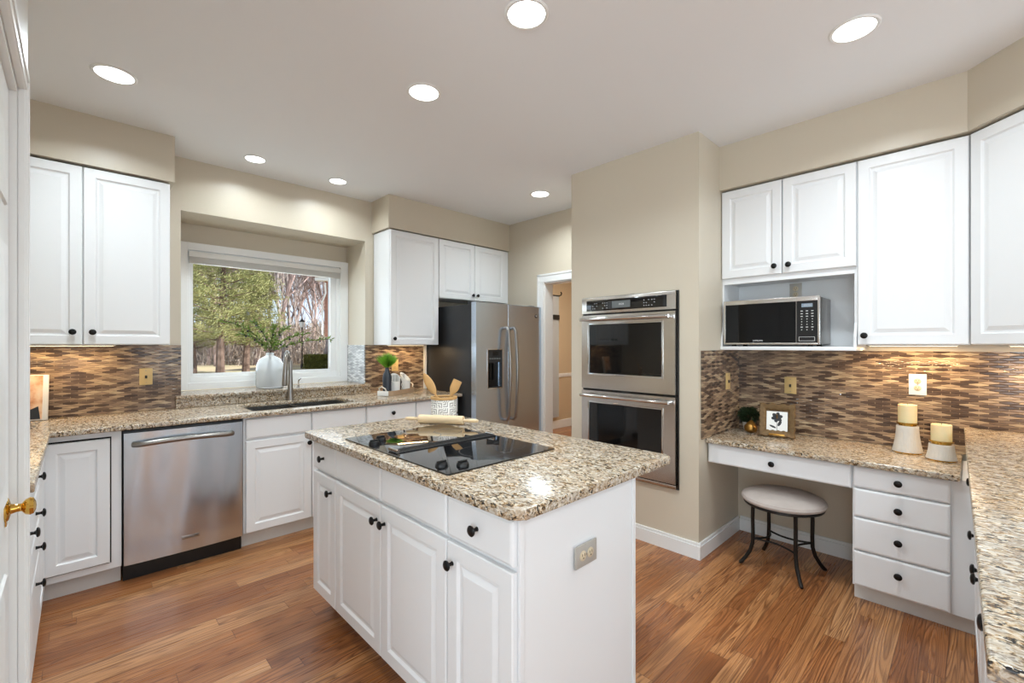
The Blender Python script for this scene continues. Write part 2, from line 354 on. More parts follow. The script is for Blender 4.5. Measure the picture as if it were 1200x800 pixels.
def wm(o):
    m = o.matrix_basis.copy()
    while o.parent is not None: o = o.parent; m = o.matrix_basis @ m
    return m
def tag(o, label, cat, group=None, kind=None, recenter=True):
    o['label'] = label; o['category'] = cat
    if group: o['group'] = group
    if kind: o['kind'] = kind
    if recenter and o.type == 'MESH' and o.location.length == 0:
        vs = o.data.vertices; xs = [v.co.x for v in vs]; ys = [v.co.y for v in vs]; zs = [v.co.z for v in vs]
        c = Vector(((min(xs) + max(xs)) / 2, (min(ys) + max(ys)) / 2, min(zs))); o.data.transform(Matrix.Translation(-c)); o.location = c
    return o
def thing(name, label, cat, loc=(0, 0, 0), rz=0, group=None):
    o = bpy.data.objects.new(name, None); COL.objects.link(o); o.empty_display_size = .05; o.location = loc; o.rotation_euler = (0, 0, rz)
    o['label'] = label; o['category'] = cat
    if group: o['group'] = group
    return o
def struct(name, bm, m, smooth=False):
    o = obj(name, bm, m, None, smooth); o['kind'] = 'structure'; return o
RX90 = Matrix.Rotation(PI / 2, 4, 'X')            # z axis -> -y

# ------------------------------------------------------------------ room shell
SINKY, RX, CH = 4.03, 3.55, 2.74
struct('floor', bx(-3.0, 7.2, -3.2, 4.9, -0.1, 0), M['floor'])
struct('ceiling', bx(-3.2, 7.2, -3.4, 4.9, CH, CH + .12), M['ceiling'])
# sink wall with the boxed-out window recess
b = BM()
box(b, -.9, .545, SINKY, 4.62, 0, CH); box(b, 1.967, RX + .12, SINKY, 4.62, 0, CH)
box(b, .545, 1.967, SINKY, 4.62, 2.355, CH); box(b, .545, 1.967, SINKY, 4.62, 0, .975)
box(b, .545, 1.967, 4.44, 4.62, 2.19, 2.355)
struct('wall_back', b, M['wall'])
struct('wall_left', bx(-.9, -.76, 2.16, SINKY, 0, CH), M['wall'])
b = BM(); box(b, -.76, -.115, 1.80, 2.16, 0, CH); box(b, -.76, -.115, .95, 1.80, 2.066, CH); box(b, -.76, -.115, .86, .95, 0, CH); box(b, -.76, -.20, .95, 1.80, 0, 2.066)
struct('wall_pantry', b, M['wall_white'])
struct('wall_west', bx(-.9, -.76, .86, 2.16, 0, CH), M['wall_white'])
b = BM(); box(b, -3.0, -.9, .74, .86, 0, CH); struct('wall_den', b, M['wall_white'])
b = BM(); box(b, -3.12, -3.0, -3.3, -2.2, 0, CH); box(b, -3.12, -3.0, -.2, .86, 0, CH); box(b, -3.12, -3.0, -2.2, -.2, 0, .4); box(b, -3.12, -3.0, -2.2, -.2, 2.4, CH)
struct('wall_den_side', b, M['wall'])  # unseen side wall, its opening invented for an added daylight lamp
b = BM()
for x0, x1 in ((-3.0, -1.8), (0, .8), (2.6, 3.55)): box(b, x0, x1, -3.32, -3.2, 0, CH)
for x0, x1 in ((-1.8, 0), (.8, 2.6)): box(b, x0, x1, -3.32, -3.2, 0, .55); box(b, x0, x1, -3.32, -3.2, 2.35, CH)
struct('wall_front', b, M['wall'])  # unseen wall, its openings invented to hold the added fill lamps
for n_, (x0, x1) in enumerate(((-1.8, 0), (.8, 2.6))):
    b = BM()
    for a in (x0, (x0 + x1) / 2 - .02, x1 - .04): box(b, a, a + .04, -3.29, -3.23, .55, 2.35)
    for z in (.55, 2.31): box(b, x0 + .04, (x0 + x1) / 2 - .02, -3.29, -3.23, z, z + .04); box(b, (x0 + x1) / 2 + .02, x1 - .04, -3.29, -3.23, z, z + .04)
    struct('window_%d' % (n_ + 2), b, M['vinyl'])  # invented window frames in front of the added fill lamps
# right wall, oven wall block with the oven cavity, doorway wall
struct('wall_right', bx(RX, RX + .12, -3.3, 2.26, 0, CH), M['wall'])
b = BM()
box(b, 2.86, RX, 1.23, 1.365, 0, CH); box(b, 2.86, RX, 2.137, 2.26, 0, CH)
box(b, 2.86, RX, 1.365, 2.137, 0, .415); box(b, 2.86, RX, 1.365, 2.137, 1.737, CH)
struct('wall_oven', b, M['wall'])
b = BM(); box(b, RX, RX + .12, 3.17, SINKY, 0, CH); box(b, RX, RX + .12, 2.26, 3.17, 2.03, CH)
struct('wall_doorway', b, M['wall'])
# hall beyond the doorway
struct('wall_hall', bx(RX + .12, 7.2, 4.79, 4.9, 0, CH), M['hall'])
struct('wall_hall_end', bx(7.08, 7.2, 1.2, 4.79, 0, CH), M['hall'])
struct('wall_hall_near', bx(RX + .12, 7.2, 1.1, 1.2, 0, CH), M['hall'])
area('hall_ceiling_light', (5.0, 3.4, CH - .03), (0, 0, 0), .3, .3, 60, (1, .93, .82), 'DISK')
struct('baseboard_hall', bx(RX + .12, 7.08, 4.772, 4.79, 0, .13, bev=.004), M['trim'])
b = BM(); box(b, RX + .12, 7.08, 4.766, 4.79, .86, .90, bev=.006); box(b, RX + .12, 7.08, 4.775, 4.79, .84, .86)
struct('trim_chair_rail', b, M['trim'])
# doorway casing and jamb
b = BM()
box(b, RX - .018, RX, 3.165, 3.248, 0, 2.03, bev=.004); box(b, RX - .018, RX, 2.262, 3.248, 2.03, 2.115, bev=.004)
box(b, RX - .024, RX - .016, 3.228, 3.251, 0, 2.115, bev=.002); box(b, RX - .024, RX - .016, 2.262, 3.251, 2.098, 2.118, bev=.002)
box(b, RX - .022, RX - .016, 3.165, 3.178, 0, 2.03, bev=.002); box(b, RX, RX + .125, 3.158, 3.17, 0, 2.03); box(b, RX, RX + .125, 2.262, 3.158, 2.018, 2.03)
struct('trim_doorway', b, M['trim'])
# soffits
struct('wall_soffit_left', bx(-.76, .463, 3.66, SINKY, 2.44, CH), M['wall'])
struct('wall_soffit_fridge', bx(2.03, RX, 3.70, SINKY, 2.44, CH), M['wall'])
b = prism(BM(), [(3.195, 1.23), (3.195, .025), (2.76, -.41), (2.76, -.78), (RX, -.78), (RX, 1.23)][::-1], 2.44, CH)
struct('wall_soffit_right', b, M['wall'])
# baseboards
def base_profile(x0, x1, y0, y1, side):
    b = BM(); box(b, x0, x1, y0, y1, 0, .085)
    if side == 'x': box(b, x0 + .005, x1, y0, y1, .085, .105, bev=.003)
    elif side == 'y+': box(b, x0, x1, y0 + .005, y1, .085, .105, bev=.003)
    else: box(b, x0, x1, y0, y1, .085, .105, bev=.003)
    return b
struct('baseboard_oven', base_profile(2.844, 2.86, 1.214, 2.26, 'x'), M['trim'])
struct('baseboard_niche_side', base_profile(2.86, RX - .017, 1.214, 1.23, 'y+'), M['trim'])
struct('baseboard_niche', base_profile(RX - .016, RX, .46, 1.214, 'x'), M['trim'])
# pantry door and casing
b = BM()
box(b, -.115, -.100, 1.80, 1.885, 0, 2.13, bev=.003); box(b, -.115, -.100, .88, 1.80, 2.066, 2.13, bev=.003)
box(b, -.104, -.096, 1.862, 1.885, 0, 2.13, bev=.002); box(b, -.104, -.096, .88, 1.885, 2.112, 2.135, bev=.002)
box(b, -.104, -.097, 1.803, 1.815, 0, 2.078, bev=.002); box(b, -.104, -.097, .88, 1.815, 2.068, 2.078, bev=.002)
box(b, -.19, -.115, 1.785, 1.80, 0, 2.066); box(b, -.19, -.115, .95, 1.785, 2.05, 2.066)
struct('trim_pantry', b, M['trim'])
door = obj('door_1', bx(-.165, -.130, .96, 1.782, .01, 2.048), M['trim'], None, False); door['kind'] = 'structure'
b = BM()
for z0, z1 in ((.18, .80), (.98, 1.62), (1.72, 1.95)):
    for y0, y1 in ((1.05, 1.33), (1.41, 1.69)):
        q = BM(); panel(q, 0, y1 - y0, 0, z1 - z0, [(0, .001), (.004, -.006), (.018, -.001), (.035, -.001), (.06, -.006)])
        q.transform(Matrix.Translation((-.130, y0, z0)) @ Matrix.Rotation(PI / 2, 4, 'Z')); join(b, q)
p = obj('door_panel', b, M['trim'], door)
b = BM(); my = Matrix.Translation((-.130, 1.705, .955)) @ Matrix.Rotation(PI / 2, 4, 'Y')
lathe(b, [(.031, 0), (.031, .003), (.026, .007), (.013, .010), (.010, .020), (.010, .028), (.012, .030), (.019, .035), (.0225, .043), (.020, .050), (.011, .054), (0, .055)], 28, my)
box(b, -.1295, -.1265, 1.692, 1.718, .915, .995, bev=.001)
obj('door_knob', b, M['brass'], door)['label'] = 'polished brass knob'

# ------------------------------------------------------------------ window in the recess
b = BM(); y0, y1 = 4.40, 4.44
X0, X1, Z0, Z1 = .56, 1.967, 1.008, 2.20
def frame(b, x0, x1, z0, z1, w, y0, y1, bev=.002, wb=None, wt=None, wr=None):
    wb = w if wb is None else wb; wt = w if wt is None else wt; wr = w if wr is None else wr
    box(b, x0, x0 + w, y0, y1, z0, z1, bev=bev); box(b, x1 - wr, x1, y0, y1, z0, z1, bev=bev)
    box(b, x0 + w, x1 - wr, y0, y1, z0, z0 + wb, bev=bev); box(b, x0 + w, x1 - wr, y0, y1, z1 - wt, z1, bev=bev)
frame(b, X0, X1 - .001, Z0, Z1, .08, 4.40, 4.47, wb=.055, wt=.06)
w = struct('window_1', b, M['vinyl'])
b = BM(); frame(b, X0 + .07, X1 - .08, 1.055, 2.145, .03, 4.42, 4.50, wb=.055)
frame(b, X0 + .10, X1 - .11, 1.105, 2.12, .022, 4.445, 4.50, wb=.03, wr=.055)
obj('window_sash', b, M['vinyl'], w)
obj('window_pane', bx(X0 + .122, X1 - .165, 4.468, 4.474, 1.135, 2.10), M['glass'], w, False)
bl = thing('window_blind', 'white blind raised and stacked under the head of the kitchen window', 'blind', (1.25, 4.42, 2.03))
obj('head_rail', bx(.645, 1.888, 4.385, 4.415, 2.082, 2.128, bev=.004), M['blind'], bl, world=True)
b = BM()
for i in range(7): box(b, .65, 1.883, 4.382, 4.416, 2.030 + i * .0072, 2.0345 + i * .0072, bev=.001)
obj('slat', b, M['blind'], bl, world=True)['label'] = 'stacked slats'
lg = obj('granite_ledge', BM() if False else box(BM(), .512, 2.005, 3.985, 4.027, .98, 1.005, bev=.006), M['granite_edge'])
b = BM(); b.from_mesh(lg.data); box(b, .547, 1.965, 4.02, 4.40, .98, 1.005); box(b, .512, 2.005, 4.0, 4.027, .914, .985, bev=.003); b.to_mesh(lg.data); b.free()
tag(lg, 'brown granite ledge and splash strip running under the kitchen window', 'window ledge')

# ------------------------------------------------------------------ backsplashes
def splash(bm, mat, label): tag(obj('tile_backsplash', bm, mat, None, False), label, 'backsplash')
b = BM(); box(b, -.75, .511, 4.02, 4.03, .915, 1.371); box(b, .511, .545, 4.02, 4.03, 1.006, 1.371)
splash(b, M['tile_x'], 'brown strip mosaic backsplash left of the sink window under the upper cabinets')
b = BM(); box(b, 2.006, 2.605, 4.02, 4.03, .915, 1.371); box(b, 1.967, 2.006, 4.02, 4.03, 1.006, 1.371)
splash(b, M['tile_x'], 'brown strip mosaic backsplash between the sink window and the refrigerator')
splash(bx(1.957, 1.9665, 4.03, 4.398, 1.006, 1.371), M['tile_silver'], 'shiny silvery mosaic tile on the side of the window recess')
splash(bx(3.540, 3.549, -.67, 1.229, .763, 1.335), M['tile_y'], 'long brown strip mosaic backsplash behind the desk counter and bar counter')
splash(bx(2.89, 3.539, 1.219, 1.229, .763, 1.335), M['tile_x'], 'narrow dark mosaic backsplash on the side of the oven wall at the desk')

# ------------------------------------------------------------------ cabinets
R_BACK, R_LEFT, R_RIGHT, R_SOUTH = 0, PI / 2, -PI / 2, PI
DOOR = [(0, 0), (0, -.016), (.004, -.020), (.052, -.020), (.060, -.011), (.068, -.011), (.088, -.0185)]
DRW = [(0, 0), (0, -.013), (.003, -.017), (.010, -.020)]
def knob(par, x, z, y=-.020):
    b = BM(); lathe(b, [(.0075, 0), (.006, .004), (.0052, .015), (.008, .019), (.016, .021), (.0172, .025), (.013, .029), (.006, .0305), (0, .031)], 18, Matrix.Translation((x, y, z)) @ RX90)
    obj('knob', b, M['bronze'], par)
def cab(name, label, cat, loc, rz, w, d, z0, z1, fronts, toe=0, group=None, body=None, door_y=0):
    """local frame: x along the front, -y outward; carcass front plane y=0"""
    t = thing(name, label, cat, loc, rz, group)
    if body is None:
        b = BM(); box(b, 0, w, .001, d, z0, z1)
        body = b
    obj('body', body, M['cab'], t, False)
    if toe: obj('toe_kick', bx(.001, w - .001, toe, toe + .015, 0, z0), M['toe'], t, False)
    for f in fronts:
        kind, x0, x1, a, c = f[:5]; k = f[5] if len(f) > 5 else None
        b = BM(); panel(b, x0, x1, a, c, DOOR if kind == 'door' else DRW)
        if door_y: shift(b, y=door_y)
        o = obj('door' if kind == 'door' else 'drawer', b, M['cab'], t, True, 20)
        if k: knob(o, k[0], k[1], -.020 + door_y)
    return t
FY = 3.42                                                   # carcass front plane of the sink run
# corner cabinet left of dishwasher, inset door with dark gap
b = BM(); W0 = .340; ox = -.155
box(b, 0, .022, .001, .02, .10, .883); box(b, .297, W0, .001, .02, .10, .883); box(b, .022, .297, .001, .02, .10, .135); box(b, .022, .297, .001, .02, .852, .883)
box(b, 0, W0, .02, .57, .10, .883)
t = cab('base_cabinet', 'white corner base cabinet with one inset raised-panel door left of the dishwasher', 'cabinet', (ox, FY, 0), 0, W0, .58, .10, .883,
        [('door', .0225, .290, .143, .843)], toe=.05, body=b)
obj('door_gap', bx(.0225, .2965, .0005, .003, .1355, .8515), M['gap'], t, False)['label'] = 'dark gap round the inset door'
# sink base
sx = .803
t = cab('base_cabinet', 'white sink base cabinet with two doors and two false drawer fronts under the sink', 'cabinet', (sx, FY, 0), 0, .867, .57, .10, .883,
    [('drawer', .012, .438, .737, .872), ('drawer', .444, .862, .737, .872), ('door', .012, .438, .105, .722, (.418, .66)), ('door', .444, .862, .105, .722, (.464, .66))], toe=.05,
    body=cells(BM(), [0, .045, .845, .867], [.001, .025, .545, .57], {(i, j) for i in range(3) for j in range(3)} - {(1, 1)}, .10, .883))
cab('base_cabinet', 'white base cabinet with a knobbed drawer right of the sink, below the wooden tray', 'cabinet', (sx + .868, FY, 0), 0, .46, .57, .10, .883,
    [('drawer', .004, .456, .737, .872, (.23, .805)), ('door', .004, .456, .105, .722, (.03, .66))], toe=.05)
cab('base_cabinet', 'white base cabinet at the right end of the sink run beside the refrigerator', 'cabinet', (sx + 1.329, FY, 0), 0, .46, .57, .10, .883,
    [('drawer', .004, .456, .737, .872, (.23, .805)), ('door', .004, .456, .105, .722, (.03, .66))], toe=.05)
# left run, fronts facing +x
LX = -.141
cab('base_cabinet', 'white four-drawer base cabinet on the left wall by the corner', 'cabinet', (LX, 2.445, 0), R_LEFT, .50, .58, .10, .883,
    [('drawer', .004, .496, .757, .872, (.235, .83)), ('drawer', .004, .496, .605, .747, (.235, .68)), ('drawer', .004, .496, .455, .595, (.235, .54)), ('drawer', .004, .496, .105, .445, (.235, .39))], toe=.05)
cab('base_cabinet', 'white narrow base cabinet on the left wall beside the white door casing', 'cabinet', (LX, 2.162, 0), R_LEFT, .282, .58, .10, .883,
    [('drawer', .004, .278, .757, .872), ('door', .004, .278, .105, .747, (.11, .72))], toe=.05)
cab('base_cabinet', 'white corner filler cabinet where the left run meets the sink run', 'cabinet', (LX, 2.946, 0), R_LEFT, .452, .58, .10, .883,
    [('door', .004, .448, .105, .872)], toe=.05)
# uppers left of the window
cab('upper_cabinet', 'white two-door upper cabinet left of the sink window', 'cabinet', (-.39, 3.70, 0), 0, .831, .32, 1.372, 2.432,
    [('door', .003, .413, 1.374, 2.428, (.372, 1.448)), ('door', .418, .830, 1.374, 2.428, (.458, 1.448))])
cab('upper_cabinet', 'white single-door upper cabinet right of the sink window', 'cabinet', (2.05, 3.722, 0), 0, .53, .298, 1.372, 2.432,
    [('door', .003, .527, 1.374, 2.428, (.035, 1.43))])
cab('upper_cabinet', 'white two-door upper cabinet above the refrigerator', 'cabinet', (2.583, 3.722, 0), 0, .964, .298, 1.84, 2.432,
    [('door', .003, .453, 1.842, 2.428, (.425, 1.895)), ('door', .459, .905, 1.842, 2.428, (.487, 1.895))])
tag(obj('filler_strip', bx(2.607, 2.628, 3.99, 4.028, .915, 1.37), M['trim']), 'thin white strip at the end of the tile beside the refrigerator', 'trim strip')
# right wall uppers facing -x : local x = falling world y
UX = 3.242
b = BM(); w_ = .757
box(b, 0, w_, .001, .305, 1.80, 2.432)
cubby = BM(); box(cubby, .012, w_ - .014, .287, .302, 1.362, 1.80); 
def bracket(x0, x1):
    q = BM(); pr = [(0.003, 1.80), (.003, 1.62), (.006, 1.55), (.004, 1.50), (-.010, 1.46), (-.024, 1.42), (-.026, 1.362), (.302, 1.362), (.302, 1.80)]
    lo = [q.verts.new((x0, y, z)) for y, z in pr]; hi = [q.verts.new((x1, y, z)) for y, z in pr]
    q.faces.new(lo); q.faces.new(hi)
    for i in range(len(pr)): q.faces.new((lo[i], lo[(i + 1) % len(pr)], hi[(i + 1) % len(pr)], hi[i]))
    return q
t = cab('upper_cabinet', 'white two-door upper cabinet with an open microwave cubby below', 'cabinet', (UX, 1.229, 0), R_RIGHT, w_, .305, 1.80, 2.432,
    [('door', .004, .372, 1.828, 2.428, (.335, 1.877)), ('door', .378, .754, 1.828, 2.428, (.415, 1.877))], body=b)
obj('cubby_back', cubby, M['cab'], t, False)
obj('bracket', bracket(0, .012), M['cab'], t, False); obj('bracket', bracket(w_ - .014, w_), M['cab'], t, False)
b = BM(); box(b, 0, w_, -.034, .302, 1.338, 1.362, bev=.004); obj('shelf', b, M['cab'], t)
obj('rail', bx(.012, w_ - .014, -.002, .02, 1.80 - .012, 1.80), M['cab'], t, False)
cab('upper_cabinet', 'white tall single-door upper cabinet right of the microwave cubby', 'cabinet', (UX, .471, 0), R_RIGHT, .457, .298, 1.372, 2.432,
    [('door', .003, .452, 1.374, 2.428, (.035, 1.425))])
# diagonal corner upper
s2 = math.sqrt(.5)
b = prism(BM(), [(0, .002), (.60, .002), (.60, .30), (.28, .60), (.0, .30), (-.0, .05)], 1.372, 2.432)
cab('upper_cabinet', 'white diagonal corner upper cabinet at the right edge above the bar counter', 'cabinet', (3.236, .008, 0), -PI * .75 + PI / 2 + PI, .60, .3, 1.372, 2.432,
    [('door', .006, .594, 1.374, 2.428, (.56, 1.43))], body=b) if False else None
t = thing('upper_cabinet', 'white diagonal corner upper cabinet at the right edge above the bar counter', 'cabinet', (3.236, .006, 0), 0)
b = prism(BM(), [(0, 0), (-.43, -.43), (-.43, -.74), (.300, -.74), (.300, 0)], 1.372, 2.432); obj('body', b, M['cab'], t, False)
b = BM(); panel(b, .006, .60, 1.374, 2.428, DOOR); shift(b, x=0, y=0, rz=-PI * .75)
o = obj('door', b, M['cab'], t, True, 20)
# desk
DX = 3.005
t = thing('desk_drawer_unit', 'white shallow desk drawer under the desk counter above the stool', 'drawer', (DX, 1.227, 0), R_RIGHT)
b = BM(); box(b, 0, .768, .001, .40, .60, .731); obj('body', b, M['cab'], t, False)
b = BM(); panel(b, .004, .764, .602, .727, DRW); o = obj('drawer', b, M['cab'], t, True, 20); knob(o, .385, .662)
b = BM(); box(b, 0, .383, .001, .52, .085, .731); box(b, .383, .476, .001, .52, .085, .731)
cab('drawer_base_cabinet', 'white four-drawer desk cabinet right of the stool', 'cabinet', (DX, .458, 0), R_RIGHT, .476, .52, .085, .731,
    [('drawer', .006, .378, .615, .727, (.19, .672)), ('drawer', .006, .378, .460, .607, (.19, .532)), ('drawer', .006, .378, .282, .452, (.19, .372)), ('drawer', .006, .378, .092, .274, (.19, .205))], toe=.045, body=b)
tag(obj('desk_countertop', bx(2.955, 3.5395, .046, 1.228, .732, .762, bev=.007, seg=3), M['granite']), 'lower speckled granite desk counter with picture frame and candle holders on it', 'countertop')
# right run under the raised bar counter, turned a degree
RR = PI + .021
def rr(x): return (x, -.020 + (x - 2.95) * .021, 0)
RD = dict(toe=.05)
cab('base_cabinet', 'white base cabinet at the far end of the bar run beside the desk drawers', 'cabinet', rr(2.985), RR, .63, .55, .10, .883,
    [('drawer', .05, .62, .737, .872, (.315, .80)), ('door', .05, .62, .105, .722, (.585, .66))], **RD)
cab('base_cabinet', 'white two-door base cabinet in the middle of the bar run', 'cabinet', rr(2.352), RR, .70, .55, .10, .883,
    [('drawer', .004, .696, .737, .872), ('door', .004, .347, .105, .722, (.312, .66)), ('door', .353, .696, .105, .722, (.392, .66))], **RD)
cab('base_cabinet', 'white base cabinet at the near end of the bar run, lower right of the photo', 'cabinet', rr(1.650), RR, .62, .55, .10, .883,
    [('drawer', .004, .616, .737, .872, (.31, .80)), ('door', .004, .616, .105, .722)], **RD)
cab('base_cabinet', 'white blind corner base cabinet under the far end of the bar counter', 'cabinet', (RX - .026, -.03, 0), RR, .535, .55, .0, .883, [])
b = prism(BM(), [(3.539, .041), (.95, -.013), (.95, -.66), (3.539, -.66)][::-1], .884, .914, bev=.006)
tag(obj('bar_countertop', b, M['granite_bar']), 'raised granite bar counter filling the right edge of the photo', 'countertop')

# ------------------------------------------------------------------ sink run countertop, sink, faucet
xs = [-.755, -.10, .88, 1.645, 2.615]; ys = [2.164, 3.37, 3.475, 3.935, 3.999]
fill = {(0, 0)} | {(i, j) for i in range(4) for j in (1, 2, 3)} - {(2, 2)}
ct = cells(BM(), xs, ys, fill, .884, .914, bev=.006)
box(ct, -.755, .511, 3.999, 4.019, .884, .914); box(ct, 2.006, 2.615, 3.999, 4.019, .884, .914)
tag(obj('sink_countertop', ct, M['granite']), 'L-shaped speckled granite counter along the sink wall and left wall', 'countertop')
t = thing('kitchen_sink', 'stainless undermount sink below the window', 'sink', (1.26, 3.70, .70))
b = BM()
for x0, x1 in ((.878, 1.250), (1.275, 1.647)):
    for q in ((x0, x0 + .006, 3.473, 3.937), (x1 - .006, x1, 3.473, 3.937), (x0, x1, 3.473, 3.479), (x0, x1, 3.931, 3.937)): box(b, *q, .70, .8835)
    box(b, x0, x1, 3.473, 3.937, .695, .701)
box(b, 1.25, 1.275, 3.473, 3.937, .86, .875)
obj('basin', b, M['steel_h'], t, world=True)
for cx_ in (1.064, 1.461):
    b = BM(); lathe(b, [(.045, 0), (.045, .002), (.03, .003), (.028, -.0005), (0, -.0005)], 20, Matrix.Translation((cx_, 3.71, .7012))); obj('drain', b, M['chrome'], t, world=True)
t = thing('faucet', 'brushed nickel pull-down faucet behind the sink', 'faucet', (1.275, 3.962, .914))
b = BM(); lathe(b, [(.027, 0), (.027, .006), (.024, .012), (.0215, .06), (.0165, .22), (.0145, .33)], 20); obj('spout_body', b, M['nickel'], t)
b = BM(); arc = [(0, 0, .32)] + [(-.012 - .030 * (1 - math.cos(a)), -.055 * (1 - math.cos(a)), .33 + .070 * math.sin(a)) for a in [i * PI / 8 for i in range(9)]]
tube(b, arc, .0135, 12); obj('neck', b, M['nickel'], t)
e = Vector(arc[-1]); b = BM(); tube(b, [e, e + Vector((-.004, -.006, -.05)), e + Vector((-.010, -.014, -.19)), e + Vector((-.011, -.015, -.20))], [.0145, .017, .0205, .017], 16); obj('spray_head', b, M['nickel'], t)
t = thing('dispenser', 'small curved metal spout on the granite ledge right of the faucet', 'soap dispenser', (1.372, 4.06, 1.005))
b = BM(); lathe(b, [(.016, 0), (.016, .004), (.009, .008), (.008, .02)], 14); obj('base', b, M['nickel'], t)
b = BM(); tube(b, [(0, 0, .015), (0, 0, .05), (.004, -.004, .068), (.016, -.016, .078)], [.006, .006, .0065, .005], 10); obj('spout', b, M['chrome'], t)

# ------------------------------------------------------------------ dishwasher
t = thing('dishwasher', 'stainless steel dishwasher between the corner cabinet and the sink cabinet', 'dishwasher', (.188, 3.40, 0))
obj('tub', bx(.003, .609, .025, .57, .10, .872), M['black'], t, False)
# slightly bowed front panel
b = BM(); nx, nz = 24, 16; g = [[None] * (nz + 1) for _ in range(nx + 1)]
for i in range(nx + 1):
    for j in range(nz + 1):
        u, v = i / nx, j / nz
        g[i][j] = b.verts.new((.006 + .600 * u, -.003 - .012 * math.sin(PI * u) ** .7, .102 + .760 * v))
for i in range(nx):
    for j in range(nz): b.faces.new((g[i][j], g[i + 1][j], g[i + 1][j + 1], g[i][j + 1]))
bd = [e for e in b.edges if e.is_boundary]; r_ = bmesh.ops.extrude_edge_only(b, edges=bd)
for v in r_['geom']:
    if isinstance(v, bmesh.types.BMVert): v.co.y = .024
obj('door_panel', b, M['steel_v'], t, angle=50)
b = BM(); pts = [(.045 + .50 * u, -.020 - .045 * math.sin(PI * min(max(u, .0), 1)) ** .35, .795 + .012 * math.sin(PI * u)) for u in [i / 20 for i in range(21)]]
tube(b, pts, .0125, 14, flat=1.25); obj('handle', b, M['nickel'], t)
obj('toe_panel', bx(.004, .608, .045, .06, .0, .099), M['black'], t, False)
b = bx(.275, .365, -.0172, -.0145, .176, .196, bev=.001); obj('badge', b, M['steel_h'], t)
b = text_bm('KitchenAid', .016); shift(b, x=.320, y=-.0178, z=.186); obj('logo', b, M['text_dark'], t)

# ------------------------------------------------------------------ refrigerator
FX0, FX1, FYF = 2.635, 3.522, 3.19
t = thing('refrigerator', 'stainless side-by-side refrigerator with ice dispenser in the left door', 'refrigerator', (FX0, FYF, 0))
wF = FX1 - FX0; sp = 3.040 - FX0
b = BM(); box(b, .0, wF, .075, .82, .02, 1.755, bev=.004); obj('body', b, M['steel_dark'], t)['label'] = 'dark grey cabinet side'
for i, (a, c) in enumerate(((.0, sp - .003), (sp + .003, wF))):
    b = BM(); 
    if i == 0:
        # door with dispenser recess
        dx0, dx1, dz0, dz1 = .135, .335, .955, 1.335
        box(b, a, dx0, 0, .068, .09, 1.77); box(b, dx1, c, 0, .068, .09, 1.77); box(b, dx0, dx1, 0, .068, .09, dz0); box(b, dx0, dx1, 0, .068, dz1, 1.77); box(b, dx0, dx1, .06, .068, dz0, dz1)
        dr = obj('door', b, M['steel_fridge'], t, False)
        b = BM(); frame(b, dx0, dx1, dz0, dz1, .010, -.004, .012, bev=.002); o = obj('dispenser_frame', b, M['chrome'], dr)
        b = BM(); box(b, dx0 + .010, dx1 - .010, .002, .012, dz1 - .13, dz1 - .010)
        obj('control_panel', b, M['steel_dark'], dr, False)
        obj('display', bx(dx0 + .07, dx1 - .06, -.001, .002, dz1 - .062, dz1 - .028), M['black'], dr, False)
        b = BM()
        for k in range(5): box(b, dx0 + .03 + k * .03, dx0 + .048 + k * .03, -.0005, .002, dz1 - .10, dz1 - .088)
        obj('buttons', b, M['greylcd'], dr, False)
        b = BM(); box(b, dx0 + .010, dx1 - .010, .055, .0595, dz0 + .01, dz1 - .13); box(b, dx0 + .010, dx1 - .010, .01, .06, dz0 + .010, dz0 + .016)
        box(b, dx0 + .06, dx0 + .085, .03, .05, dz0 + .08, dz1 - .14, bev=.004); box(b, dx0 + .105, dx0 + .13, .03, .05, dz0 + .08, dz1 - .14, bev=.004)
        obj('dispenser_well', b, M['black'], dr)
    else:
        box(b, a, c, 0, .068, .09, 1.77, bev=.006, seg=3); dr = obj('door', b, M['steel_fridge'], t)
        b = BM(); lathe(b, [(.020, 0), (.020, .0025), (.017, .003), (0, .003)], 24, Matrix.Translation((c - .075, 0, 1.672)) @ RX90); obj('emblem', b, M['steel_dark'], dr)['label'] = 'round maker emblem'
        b = text_bm('GE', .020); shift(b, x=c - .075, y=-.0036, z=1.672); obj('logo', b, M['text_light'], dr)
    hx = (c - .045) if i == 0 else (a + .045)
    b = BM(); P = [(hx, -.0, 1.535), (hx, -.035, 1.535), (hx, -.058, 1.51)] + [(hx, -.060 - .024 * math.sin(PI * u), 1.50 - .82 * u) for u in [k / 12 for k in range(13)]] + [(hx, -.058, .67), (hx, -.035, .645), (hx, 0, .645)]
    tube(b, P, .0145, 12); obj('handle', b, M['nickel'], dr)
obj('base_grille', bx(.01, wF - .01, .05, .07, .0, .085), M['black'], t, False)
for hx in (.01, wF - .09): obj('hinge_cover', bx(hx, hx + .08, .08, .14, 1.7555, 1.785, bev=.006), M['steel_dark'], t)

# ------------------------------------------------------------------ double wall oven, facing -x
t = thing('wall_oven', 'stainless double wall oven built into the beige wall', 'oven', (2.86, 2.131, .421), R_RIGHT)
wO, hO = .760, 1.310
b = BM(); box(b, .0, wO, .0, .52, .0, hO); obj('body', b, M['black'], t, False)
b = BM(); frame(b, -.004, wO + .012, -.008, hO + .004, .008, -.012, .0, bev=.001); obj('trim_frame', b, M['black'], t)
b = BM(); box(b, 0, wO, -.032, -.0, 1.188, hO, bev=.003); o = obj('control_panel', b, M['steel_y'], t)
b = bx(.045, .70, -.0345, -.031, 1.207, 1.288, bev=.001); g_ = obj('panel_glass', b, M['blackglass'], o)
obj('display', bx(.275, .425, -.0352, -.0343, 1.222, 1.272), M['greylcd'], o, False)
b = text_bm('10:24', .020, .0003); shift(b, x=.352, y=-.0358, z=1.247); obj('clock_digits', b, M['text_light'], o)
b = BM()
